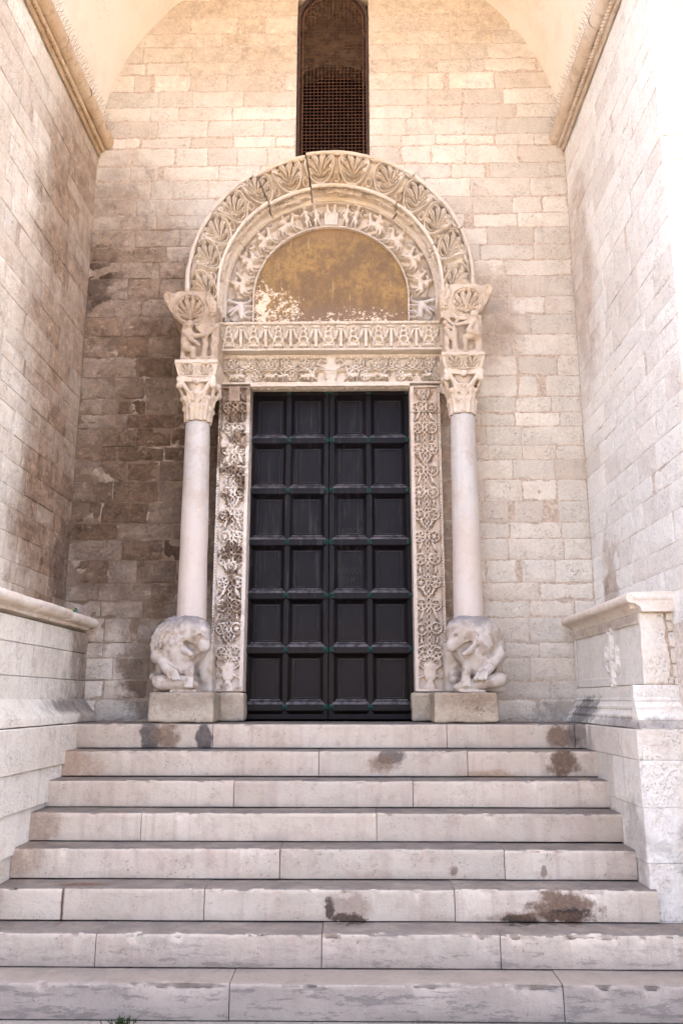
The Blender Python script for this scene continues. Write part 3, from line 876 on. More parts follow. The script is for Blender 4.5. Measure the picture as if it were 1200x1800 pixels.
def rough_block(w, h, d, g, proud, amp, seed, edge=.007):
    """an ashlar whose face is eaten by the weather"""
    nx, nz = max(6, int(w / .022)), max(5, int(h / .022))
    x = np.linspace(-w / 2 + g, w / 2 - g, nx); z = np.linspace(-h / 2 + g, h / 2 - g, nz)
    X, Z = np.meshgrid(x, z, indexing='ij')
    e = np.minimum(np.minimum(X - x[0], x[-1] - X), np.minimum(Z - z[0], z[-1] - Z))
    n1 = fbm(X * 9, Z * 14, 0, seed, 4)
    Y = -proud - amp * .4 + amp * 2.0 * np.clip(n1 + .15, 0, 1) + amp * .5 * fbm(X * 35, Z * 35, 0, seed + 3, 2)
    Y = np.where(e < .001, Y + edge + edge * 1.1 * np.clip(fbm(X * 22, Z * 22, 0, seed + 5, 2), 0, 1), Y)
    X = X + np.where(e < .001, .0035 * fbm(X * 12, Z * 12, 0, seed + 7, 2), 0); Z = Z + np.where(e < .001, .004 * fbm(X * 12, Z * 12, 0, seed + 8, 2), 0)
    P = np.stack([X, Y, Z], -1)
    G = np.pad(P, ((1, 1), (1, 1), (0, 0)), mode='edge')
    for s_ in ((0, slice(None)), (-1, slice(None)), (slice(None), 0), (slice(None), -1)):
        G[s_ + (1,)] = d
    V = G.reshape(-1, 3); Q = grid_quads(nx + 2, nz + 2)
    me = bpy.data.meshes.new('stone_block')
    me.from_pydata([tuple(v) for v in V.tolist()], [], Q.tolist()); me.update()
    me.shade_smooth(); me.set_sharp_from_angle(angle=R(50))
    return me

def lay(parent, mat, u0, u1, z0, z1, to_world, rotz, wmin=.26, wmax=.62, holes=(), proud=.006, g=.004, big=.03, cuts=(), erode=None, edge=.007):
    """a run of blocks in one course; holes: slots (u, width) left open; cuts: wished joints"""
    u = u0
    while u < u1 - .02:
        w = random.uniform(wmin, wmax)
        nxt = u + w
        for c in cuts:
            if u + .12 < c < u + wmax * 1.25: nxt = c
        gap = 0
        for (hu, hw) in holes:
            if u < hu - hw / 2 <= nxt + wmin * .5: nxt = hu - hw / 2; gap = hw
        if u1 - nxt < wmin * .6: nxt = u1; gap = 0
        if erode is not None:
            me = rough_block(nxt - u, z1 - z0, .09, g, random.uniform(0, proud), erode((u + nxt) / 2, (z0 + z1) / 2), random.randrange(9999), edge)
        else: me = block_mesh(nxt - u, z1 - z0, .09, g=g, proud=random.uniform(0, proud), big=big)
        link('stone_block', me, mat, parent, to_world((u + nxt) / 2, (z0 + z1) / 2), rotz)
        u = nxt + gap

# --- rear wall of the niche
back_wall = empty('niche_back_wall', (0, 0, 0), 'rear limestone block wall of the niche, soot-browned left of the door', 'wall')
mb = MB()
WX0, WX1, WZ0, WZC = -.36, .415, 5.4, 7.5
DY = .004
for (a, b, c, d) in ((-HW - .1, -.80, -.02, 3.3), (.82, HW + .1, -.02, 3.3), (-HW - .1, HW + .1, 3.3, WZ0), (-HW - .1, WX0, WZ0, 8.6), (WX1, HW + .1, WZ0, 8.6)):
    mb.box(a, b, DY, .5, c, d)
mb.build('mortar_bed', M['mortar'], back_wall)
SLOTS = [(-1.924, 6.696, .045), (-1.781, 5.6, .06), (-1.776, 4.47, .065), (-1.799, .80, .055), (1.248, 6.7, .055), (1.646, 5.6, .05), (2.087, 3.19, .07), (2.106, 1.93, .14), (1.726, 1.93, .05), (1.779, 1.36, .05), (1.43, 5.0, .09), (2.40, 4.27, .0), (-.56, 6.68, .15), (.47, 6.88, .06), (-.44, 6.5, .05)]
for i in range(len(COURSE) - 1):
    z0, z1 = COURSE[i], COURSE[i + 1]
    zc = (z0 + z1) / 2
    ex = []
    if zc < 3.3: ex.append((-.86, .88))
    elif zc < 5.25:
        q = math.sqrt(max(0, 1.22 ** 2 - max(0, z1 - 4.1) ** 2)) if z1 < 5.3 else 0
        if q > .05: ex.append((-q, q))
    if z1 > 5.45:
        e = 0
        if z0 > WZC: e = .385 - math.sqrt(max(0, .385 ** 2 - (z0 - WZC) ** 2)) if z0 - WZC < .385 else 9
        if e < .385: ex.append((WX0 + e, WX1 - e))
    lim = HW if zc < ZV else math.sqrt(max(0, (HW + .12) ** 2 - max(0, z0 - ZV) ** 2))
    lim = min(lim, HW)
    segs = [(-lim, lim)]
    for (a, b) in ex:
        segs = [t for (p, q) in segs for t in ((p, min(q, a)), (max(p, b), q)) if t[1] - t[0] > .05]
    hs = [(h[0], h[2]) for h in SLOTS if z0 < h[1] < z1 and h[2]]
    for (p, q) in segs:
        rough = q < -.5
        lay(back_wall, M['back'], p, q, z0, z1, lambda u, z: (u, 0.0, z), 0.0, .3 if not rough else .24, .66 if not rough else .56, hs, proud=.012 if rough else .006, g=.0045 if rough else .0035, big=.03, erode=lambda u, z: .002 + (.016 * random.uniform(.3, 1.3) if u < -1.0 and .8 < z < 4.9 else .0035 * random.uniform(.3, 1.2)))

# --- side walls
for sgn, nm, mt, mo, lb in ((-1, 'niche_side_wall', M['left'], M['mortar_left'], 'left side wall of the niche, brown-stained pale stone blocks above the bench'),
                            (1, 'niche_side_wall', M['right'], M['mortar_right'], 'right side wall of the niche, clean bluish-white stone blocks above the bench')):
    w = empty(nm, (sgn * HW, -1.2, 0), lb, 'wall')
    mb = MB()
    x0, x1 = sorted((sgn * (HW + .004), sgn * (HW + .4)))
    mb.box(x0, x1, FY + .05, .05, -.05, ZV + .05)
    mb.build('mortar_bed', mo, w)
    slots = {-1: [(-1.66, 5.0, .07), (-1.70, 3.85, .075), (-.55, 4.1, .04), (-1.35, 2.9, .05)], 1: [(-1.45, 5.0, .05), (-1.55, 3.85, .05), (-1.75, 2.7, .05), (-1.7, 1.75, .05)]}[sgn]
    for i in range(4, len(COURSE) - 1):
        z0, z1 = COURSE[i], COURSE[i + 1]
        if z0 > ZV: break
        dz = .03 * sgn
        hs = [(h[0], h[2]) for h in slots if z0 < h[1] < z1]
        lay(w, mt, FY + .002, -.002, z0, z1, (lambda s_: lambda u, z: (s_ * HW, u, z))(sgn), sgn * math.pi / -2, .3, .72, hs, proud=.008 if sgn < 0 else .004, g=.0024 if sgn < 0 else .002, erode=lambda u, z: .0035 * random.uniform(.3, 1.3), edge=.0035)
    if sgn < 0: left_wall = w

# --- vault
n, m = 48, 12
P = np.zeros((n, m, 3))
for i in range(n):
    a = math.pi * i / (n - 1)
    for j in range(m):
        y = .06 + (FY - .06) * j / (m - 1)
        rr = HW + .008 * vnoise(i * .35, j * .9, 0, 3)
        P[i, j] = (rr * math.cos(a), y, ZV + rr * math.sin(a))
vault = grid_obj('barrel_vault', P, M['plaster'], None, 60)
tag(vault, 'cream plastered barrel vault arching over the portal niche', 'vault')

# --- body of the church round the niche
church = empty('church_building', (0, 2, GZ), 'tall pale stone church front framing the niche at both edges', 'church')
TOPZ = 12.0
for sgn in (-1, 1):
    x0, x1 = sorted((sgn * (HW + .02), sgn * 16))
    mb = MB(); mb.box(x0, x1, FY + .004, .9, GZ - .05, ZV)
    mb.build('pier', M['facade'], church)
mb = MB()
k = 40
arc = [(HW * math.cos(math.pi * i / k) * 1.003, ZV + HW * 1.003 * math.sin(math.pi * i / k)) for i in range(k + 1)]
for y in (FY + .004, .9):
    mb.v += [(x, y, z) for (x, z) in arc]
    mb.v += [(x, y, TOPZ) for (x, z) in arc]
o = 2 * (k + 1)
for i in range(k):
    mb.f.append((i, i + 1, k + 2 + i, k + 1 + i)); mb.f.append((o + i + 1, o + i, o + k + 1 + i, o + k + 2 + i)); mb.f.append((i, o + i, o + i + 1, i + 1))
mb.build('spandrel_wall', M['facade'], church)
for sgn in (-1, 1):
    x0, x1 = sorted((sgn * HW * 1.003, sgn * 16))
    mb = MB(); mb.box(x0, x1, FY + .006, .9, ZV + .001, TOPZ)
    mb.build('upper_wall', M['facade'], church)
mb = MB(); mb.box(-16.2, 16.2, FY - .15, 14, TOPZ + .002, TOPZ + .35); mb.build('roof', M['roof'], church)
mb = MB(); mb.box(-16, 16, .92, 14, GZ, TOPZ); mb.build('nave_wall', M['facade'], church)
for sgn in (1, -1):                                   # the strip of facade beside the niche that the view takes in
    for i in range(4, len(COURSE) - 1):
        z0, z1 = COURSE[i], COURSE[i + 1]
        if z0 > ZV: break
        lay(church, M['facade'], HW + .004 if sgn > 0 else -HW - .8, HW + .8 if sgn > 0 else -HW - .004, z0, z1, lambda u, z: (u, FY, z), 0.0, .34, .6, proud=.004, g=.003)

# --- cornices along the springing
def cornice(sgn, mat, lb):
    t = empty('springing_cornice', (sgn * (HW - .08), -1.2, 5.8), lb, 'cornice')
    prof = [(.03, 5.80), (.012, 5.802), (.014, 5.815), (.055, 5.90), (.062, 5.902)]
    for i in range(13):
        a = -math.pi * .55 + math.pi * 1.15 * i / 12
        prof.append((.085 + .075 * math.cos(a), 5.965 + .078 * math.sin(a)))
    prof += [(.05, 6.05), (-.03, 6.055)]
    cuts = [0.0, -.42 - .1 * (sgn > 0), -1.0, -1.55, FY - .05] if sgn > 0 else [0.0, -.75, -1.4, FY - .05]
    for a, b in zip(cuts[:-1], cuts[1:]):
        ny = max(4, int((a - b) / .025))
        ys = np.linspace(a - .002, b + .002, ny)
        G = np.zeros((ny, len(prof), 3))
        off = random.uniform(-.006, .006)
        for i, y in enumerate(ys):
            for j, (x, z) in enumerate(prof):
                k_ = 0 if j < 5 else 1
                d = k_ * (.010 * float(fbm(y * 5, j * .5, sgn, 4, 3)) + off)
                G[i, j] = (sgn * (HW - x - d), y, z + d * .5)
        st = grid_obj('cornice_stone', G, mat, t, 50)
    # twisted rope under the roll
    L = abs(FY); ny = 420; nt = 12
    G = np.zeros((ny, nt, 3))
    ys = np.linspace(-.005, FY - .03, ny)
    th = np.linspace(0, 2 * math.pi, nt, endpoint=False)
    for i, y in enumerate(ys):
        rr = .021 * (1 + .28 * np.cos(2 * th - y * 2 * math.pi / .040 * sgn))
        G[i, :, 0] = sgn * (HW - .052 - rr * np.cos(th)); G[i, :, 1] = y; G[i, :, 2] = 5.868 + rr * np.sin(th)
    grid_obj('rope_moulding', G, mat, t, 60, wrap=True)
    return t
cornice(-1, M['cornice'], 'ochre rope-carved cornice along the top of the left side wall')
cornice(1, M['cornice_right'], 'grey-stained rope-carved cornice along the top of the right side wall')

def spikes(name, line, nrm, lb, n, ln=.12, loc=None):
    """bird spikes: a strip of fine wires along a line, leaning out along nrm"""
    t = empty(name, loc or line[0], lb, 'bird spikes', 'strips of bird spikes')
    b = MB(); w = MB()
    for p, q in zip(line[:-1], line[1:]): b.rod(p, q, .003, 4)
    b.build('strip_base', M['wire'], t)
    seg = [(Vector(q) - Vector(p)).length for p, q in zip(line[:-1], line[1:])]
    tot = sum(seg)
    for i in range(n):
        d = tot * (i + .5) / n
        k_ = 0
        while k_ < len(seg) - 1 and d > seg[k_]: d -= seg[k_]; k_ += 1
        p = Vector(line[k_]).lerp(Vector(line[k_ + 1]), d / seg[k_])
        tg = (Vector(line[k_ + 1]) - Vector(line[k_])).normalized()
        nn = Vector(nrm(p)).normalized()
        for s_ in (-1, 0, 1):
            dr = (nn + tg * (s_ * random.uniform(.4, .7) + random.uniform(-.15, .15)) + Vector((0, random.uniform(-.45, .1), 0)) * .6).normalized()
            w.rod(p, p + dr * ln * random.uniform(.75, 1.1), .0017, 3, .0012)
    o_ = w.build('spike_wires', M['wire'], t)
    o_['kind'] = 'stuff'
spikes('bird_spike_strip', [(-2.36, -.02, 6.045), (-2.36, -2.3, 6.045)], lambda p: (.75, 0, .8), 'thin bird spikes standing along the left cornice', 40)
spikes('bird_spike_strip', [(2.36, -.02, 6.045), (2.36, -2.3, 6.045)], lambda p: (-.75, 0, .8), 'thin bird spikes standing along the right cornice', 40)

# ------------------------------------------------------------------ stairs
stairs = empty('staircase', (0, -2.5, GZ), 'eight worn pale marble steps rising to the bronze door', 'staircase')
JOINTS = [[-.917, .989, 2.025], [-.04, 1.117], [-.66, .672], [-1.277, .394], [-.265, 1.242], [-1.631, -.72, .874], [-1.324, .04, 1.111], [-.472, 1.413]]
def slab(x0, x1, yf, yb, zt, zb, seed, chip):
    nx = max(6, int((x1 - x0) / .018))
    xs = np.linspace(x0 + .0026, x1 - .0026, nx)
    prof = [(yb, zt), (yf + .10, zt), (yf + .035, zt), (yf + .014, zt - .001), (yf + .004, zt - .006), (yf, zt - .016), (yf, zt - .035), (yf, zt - .07), (yf, zt - .13), (yf, zb + .018), (yf + .002, zb + .011), (yf + .035, zb + .008)]
    G = np.zeros((nx, len(prof), 3))
    for j, (y, z) in enumerate(prof):
        w = {3: .5, 4: 1.0, 5: 1.0, 6: .6, 7: .25}.get(j, 0.0)
        c = np.clip(fbm(xs * 11, j * .18, 0, seed, 4) - (.12 if chip < 1 else -.02), 0, 1) * .055 * chip * w
        und = .0035 * fbm(xs * 3, j * .4, 0, seed + 9, 3)
        G[:, j, 0] = xs
        G[:, j, 1] = y + c + (und if j >= 3 else 0)
        G[:, j, 2] = z - c * (.55 if j < 6 else 0) - (.004 * (fbm(xs * 1.3, 0, 0, seed + 3, 2) + .5) if j <= 4 else 0)
    n_, m_ = nx, len(prof)
    V = G.reshape(-1, 3)
    Q = grid_quads(n_, m_)
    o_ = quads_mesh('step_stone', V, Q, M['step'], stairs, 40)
    return o_
def endcap(o_, m_):
    me = o_.data
    import bmesh
    bm = bmesh.new(); bm.from_mesh(me); bm.verts.ensure_lookup_table()
    n_ = len(bm.verts)
    try:
        bm.faces.new([bm.verts[i] for i in range(m_)]); bm.faces.new([bm.verts[n_ - m_ + i] for i in range(m_)])
    except ValueError: pass
    bm.to_mesh(me); bm.free()
for n in range(8):
    wide = n >= 6
    x0, x1 = (-2.09 - .0 * n, 2.125) if not wide else (-4.2, 4.2)
    if n == 5: x0, x1 = -2.12, 2.16
    cuts = [x0] + JOINTS[n] + [x1]
    if wide: cuts = [x0, -2.7] + JOINTS[n] + [2.75, x1]
    yf = -.70 - n * TREAD
    for i, (a, b) in enumerate(zip(cuts[:-1], cuts[1:])):
        o_ = slab(a, b, yf + random.uniform(-.002, .002), (.2 if n == 0 else yf + TREAD + .06), -n * RISE + (random.uniform(-.0015, .0015) if n else 0), -(n + 1) * RISE - .004, n * 10 + i, 1.15 if n >= 6 else .75)
        endcap(o_, 12)

# ------------------------------------------------------------------ benches and stair walls on either side
def pblock(name, mat, parent, x0, x1, y0, y1, z0, z1, b=.006):
    """a stone with slightly worn edges"""
    return box(name, x0, x1, y0, y1, z0, z1, mat, parent, b)

BF = -1.83          # front of the benches
CF = -1.96          # front of the wall beside the steps, right
CL = -2.25          # and left
# left stair wall
cheek = empty('stair_side_wall', (-2.2, -1, GZ), 'smooth streaked stone wall at the left end of the steps, under the bench', 'wall')
rows = [-.004, -.30, -.56, -.84, -1.185, GZ]
for i in range(5):
    ys = [.0] + sorted([-.55 - random.uniform(0, .5), -1.3 - random.uniform(0, .3)], reverse=True) + [CL]
    fl = -2.03 - .02 * i
    for a, b in zip(ys[:-1], ys[1:]):
        pblock('stone_block', M['cheek_left'], cheek, -2.45, fl + random.uniform(-.0015, .0015), b + .0015, a - .0015, rows[i + 1] + .0015, rows[i] - .0015, .004)
mb = MB(); mb.box(-2.45, -2.12, CL + .01, .0, GZ, -.01); mb.build('mortar_bed', M['mortar_left'], cheek)
# right stair wall
cheek = empty('stair_side_wall', (2.3, -1, GZ), 'bluish streaked stone wall with squared front at the right end of the steps', 'wall')
rows = [-.004, -.20, -.50, -.84, -1.185, GZ]
for i in range(5):
    ys = [.0] + sorted([-.7 - random.uniform(0, .25), -1.2 - random.uniform(0, .4)], reverse=True) + [CF]
    for k_, (a, b) in enumerate(zip(ys[:-1], ys[1:])):
        pblock('stone_block', M['cheek_right'] if k_ < 2 else M['cheek_right'], cheek, 2.115 + .004 * i + random.uniform(-.0015, .0015), 2.62 if k_ == 2 else 2.44, b + .0015, a - .0015, rows[i + 1] + .001, rows[i] - .001, .003)
    pblock('stone_block', M['bench_front'], cheek, 2.622, 3.3, CF, CF + .4, rows[i + 1] + .0015, rows[i] - .0015, .005)
mb = MB(); mb.box(2.15, 2.44, CF + .01, .0, GZ, -.01); mb.build('mortar_bed', M['mortar_right'], cheek)

def moulding(name, mat, parent, prof, sgn, y0, y1, amp=.004, seed=0, ends=True, step=.02, smooth=45):
    """profile (x inwards from the wall, z) swept along y"""
    ny = max(4, int(abs(y1 - y0) / step))
    ys = np.linspace(y0, y1, ny)
    G = np.zeros((ny, len(prof), 3))
    for j, (x, z) in enumerate(prof):
        d = amp * fbm(ys * 6, j * .35, sgn, seed, 4) * 2
        G[:, j, 0] = sgn * (HW - x) + sgn * d * (1 if x > 0.02 else 0)
        G[:, j, 1] = ys
        G[:, j, 2] = z + d * .6 * (1 if x > 0.02 else 0)
    o_ = grid_obj(name, G, mat, parent, smooth)
    if ends: endcap(o_, len(prof))
    return o_
def roll(xc, zc, r, a0, a1, n):
    return [(xc + r * math.cos(R(a0 + (a1 - a0) * i / (n - 1))), zc + r * math.sin(R(a0 + (a1 - a0) * i / (n - 1)))) for i in range(n)]

# left bench
lb_ = empty('wall_bench', (-2.3, -.9, 0), 'low stone wall bench with rounded top rail along the left wall', 'bench')
ys = [0, -.40, -.72, -1.05, -1.42, -1.85, CL + .03]
for i, (a, b) in enumerate(zip(ys[:-1], ys[1:])):
    dr = random.uniform(-.008, .008)
    moulding('rail_stone', M['rail'], lb_, [(-.01, .94), (.1, .935 + dr)] + roll(.285 + dr, .888 + dr, .043, 90, -95, 10) + [(.25, .838), (.245, .815), (-.01, .78)], -1, a - .002, b + .002, .008, i * 7)
for (z0, z1, c) in ((.60, .784, [0, -.5, -1.15, CL + .08]), (.36, .598, [0, -.22, -.62, -1.3, CL + .08]), (.185, .358, [0, -.3, -.95, CL + .08])):
    for a, b in zip(c[:-1], c[1:]):
        pblock('stone_block', M['bench_left'], lb_, -HW, -2.215 + random.uniform(-.002, .002), b + .001, a - .001, z0 + .001, z1 - .001, .004)
for i, (a, b) in enumerate(zip([0, -.38, -.9, -1.4], [-.38, -.9, -1.4, CL + .05])):
    moulding('base_stone', M['bench_left'], lb_, [(-.01, .20), (.24, .20), (.262, .185), (.315, .11), (.36, .075), (.372, .055), (.372, .004), (-.01, .004)], -1, a - .001, b + .001, .004, 30 + i)

# right bench with its carved cross
rb_ = empty('wall_bench', (2.3, -.9, 0), 'low marble bench with a carved cross on its panel along the right wall', 'bench')
ys = [0, -.55, -1.2, BF - .07]
for i, (a, b) in enumerate(zip(ys[:-1], ys[1:])):
    moulding('rail_stone', M['rail'], rb_, [(-.01, .93), (.1, .925)] + roll(.290, .885, .036, 90, -90, 9) + [(.262, .842), (.235, .82), (.22, .79), (-.01, .79)], 1, a - .001, b + .001, .004, 50 + i)
pblock('panel_slab', M['bench_right'], rb_, 2.25, HW, BF + .03, -.004, .29, .789, .004)
pblock('panel_border', M['bench_right'], rb_, 2.236, 2.2485, BF + .03, -.02, .715, .788, .004)
pblock('panel_border', M['bench_right'], rb_, 2.236, 2.2485, BF + .03, -.02, .2935, .36, .004)
pblock('panel_border', M['bench_right'], rb_, 2.238, 2.2485, -.07, -.018, .361, .714, .004)
hf = HF(-.16, .16, 0, .42, .006, -.03)
for pts, r1, r2 in (([(0, .20), (0, .36)], .02, .034), ([(0, .20), (0, .05)], .018, .03), ([(0, .2), (.10, .2)], .018, .026), ([(0, .2), (-.10, .2)], .018, .026)):
    hf.cap(pts[0], pts[1], r1, r2, .0)
for sx in (-1, 1):
    hf.line([(sx * .10, .2), (sx * .125, .25), (sx * .10, .28)], .013, .0); hf.line([(sx * .10, .2), (sx * .12, .15), (sx * .09, .11)], .016, .0)
    hf.line([(0, .36), (sx * .04, .39), (sx * .03, .41)], .013); hf.line([(0, .05), (sx * .045, .02)], .015); hf.line([(0, .05), (sx * .02, .005)], .012)
    hf.line([(sx * .02, .22), (sx * .055, .27)], .011); hf.line([(sx * .02, .18), (sx * .055, .13)], .011)
wear(hf, .004, 3)
hf.H = np.where(hf.H < -.024, -.045, hf.H)
relief_slab('carved_cross', hf, lambda U, V, H: np.stack([2.222 - H * .9 , -1.13 - U * 1.2, .285 + V * 1.08], -1), lambda U, V: np.stack([np.full_like(U, 2.262), -1.13 - U * 1.2, .285 + V * 1.08], -1), M['bench_right'], rb_)
mp = [(-.01, .289), (.215, .289), (.225, .26), (.215, .205), (.232, .2), (.235, .185), (.228, .18), (.245, .15), (.262, .143), (.262, .128), (.255, .122), (.275, .09), (.298, .08), (.30, .065), (.295, .058), (.318, .03), (.322, .004), (-.01, .004)]
for i, (a, b) in enumerate(zip([0, -.6, -1.25], [-.6, -1.25, BF - .01])):
    moulding('base_stone', M['bench_right'], rb_, mp, 1, a - .0005, b + .0005, .0025, 60 + i)
# front of the right bench: slab, rubble packing and rail return
def ragged(name, pts, y0, y1, mat, parent, jit=.006, sub=5):
    ring = []
    for p, q in zip(pts, pts[1:] + pts[:1]):
        for k_ in range(sub):
            t = k_ / sub
            ring.append((p[0] + (q[0] - p[0]) * t + random.uniform(-jit, jit) * (k_ > 0), p[1] + (q[1] - p[1]) * t + random.uniform(-jit, jit) * (k_ > 0)))
    n_ = len(ring)
    cx, cz = sum(p[0] for p in ring) / n_, sum(p[1] for p in ring) / n_
    v = [(x, y1, z) for x, z in ring] + [(x, y0 + .008, z) for x, z in ring] + [(cx + (x - cx) * .93, y0 + random.uniform(-.002, .002), cz + (z - cz) * .95) for x, z in ring] + [(cx, y0 - .003, cz)]
    f = []
    for i in range(n_):
        j = (i + 1) % n_
        f += [(i, j, n_ + j, n_ + i), (n_ + i, n_ + j, 2 * n_ + j, 2 * n_ + i), (2 * n_ + i, 2 * n_ + j, 3 * n_)]
    return mk(name, v, f, mat, parent)
ragged('end_slab', [(2.236, .292), (2.39, .295), (2.425, .40), (2.415, .55), (2.40, .61), (2.41, .70), (2.40, .786), (2.236, .788)], BF - .012, BF + .028, M['bench_front'], rb_, .005, 6)
mb = MB(); mb.box(2.24, 2.50, BF + .004, BF + .03, .29, .79); mb.build('mortar_bed', M['mortar'], rb_)
for (a, b, c, d) in ((2.42, 2.475, .735, .785), (2.425, 2.48, .66, .722), (2.43, 2.485, .55, .645), (2.435, 2.485, .44, .535), (2.44, 2.49, .345, .425), (2.40, 2.44, .30, .345), (2.445, 2.49, .295, .335)):
    ragged('rubble_stone', [(a, c), (b, c), (b, d), (a, d)], BF - .008, BF + .03, M['bench_front'], rb_, .005, 3)
def frontmould(name, prof, x0, x1, mat, parent):
    """profile (y forward from the bench front, z) swept along x"""
    nx = 16
    xs = np.linspace(x0, x1, nx)
    G = np.zeros((nx, len(prof), 3))
    for j, (y, z) in enumerate(prof):
        G[:, j, 0] = xs; G[:, j, 1] = BF - y; G[:, j, 2] = z + .002 * fbm(xs * 9, j * .3, 0, 8, 3)
    o_ = grid_obj(name, G, mat, parent, 45); endcap(o_, len(prof)); return o_
frontmould('rail_stone', [(-.03, .93), (.0, .925)] + roll(.040, .885, .036, 90, -90, 9) + [(.012, .843), (.0, .816), (-.03, .814)], 2.178, 2.50, M['rail'], rb_)
frontmould('base_stone', [(-.03, .289), (.012, .289), (.02, .26), (.012, .205), (.03, .2), (.032, .185), (.026, .18), (.04, .15), (.055, .14), (.05, .122), (.07, .085), (.09, .06), (.085, .05), (.1, .004), (-.03, .004)], 2.15, 2.52, M['bench_right'], rb_)
frontmould('cap_stone', [(-.2, .002), (.12, .002), (.128, -.004), (-.2, -.004)], 2.16, 3.0, M['bench_front'], rb_)
# left bench's unseen end, closed the same way
pblock('end_slab', M['bench_left'], lb_, -HW, -2.22, CL + .066, CL + .078, .2, .78, .003)

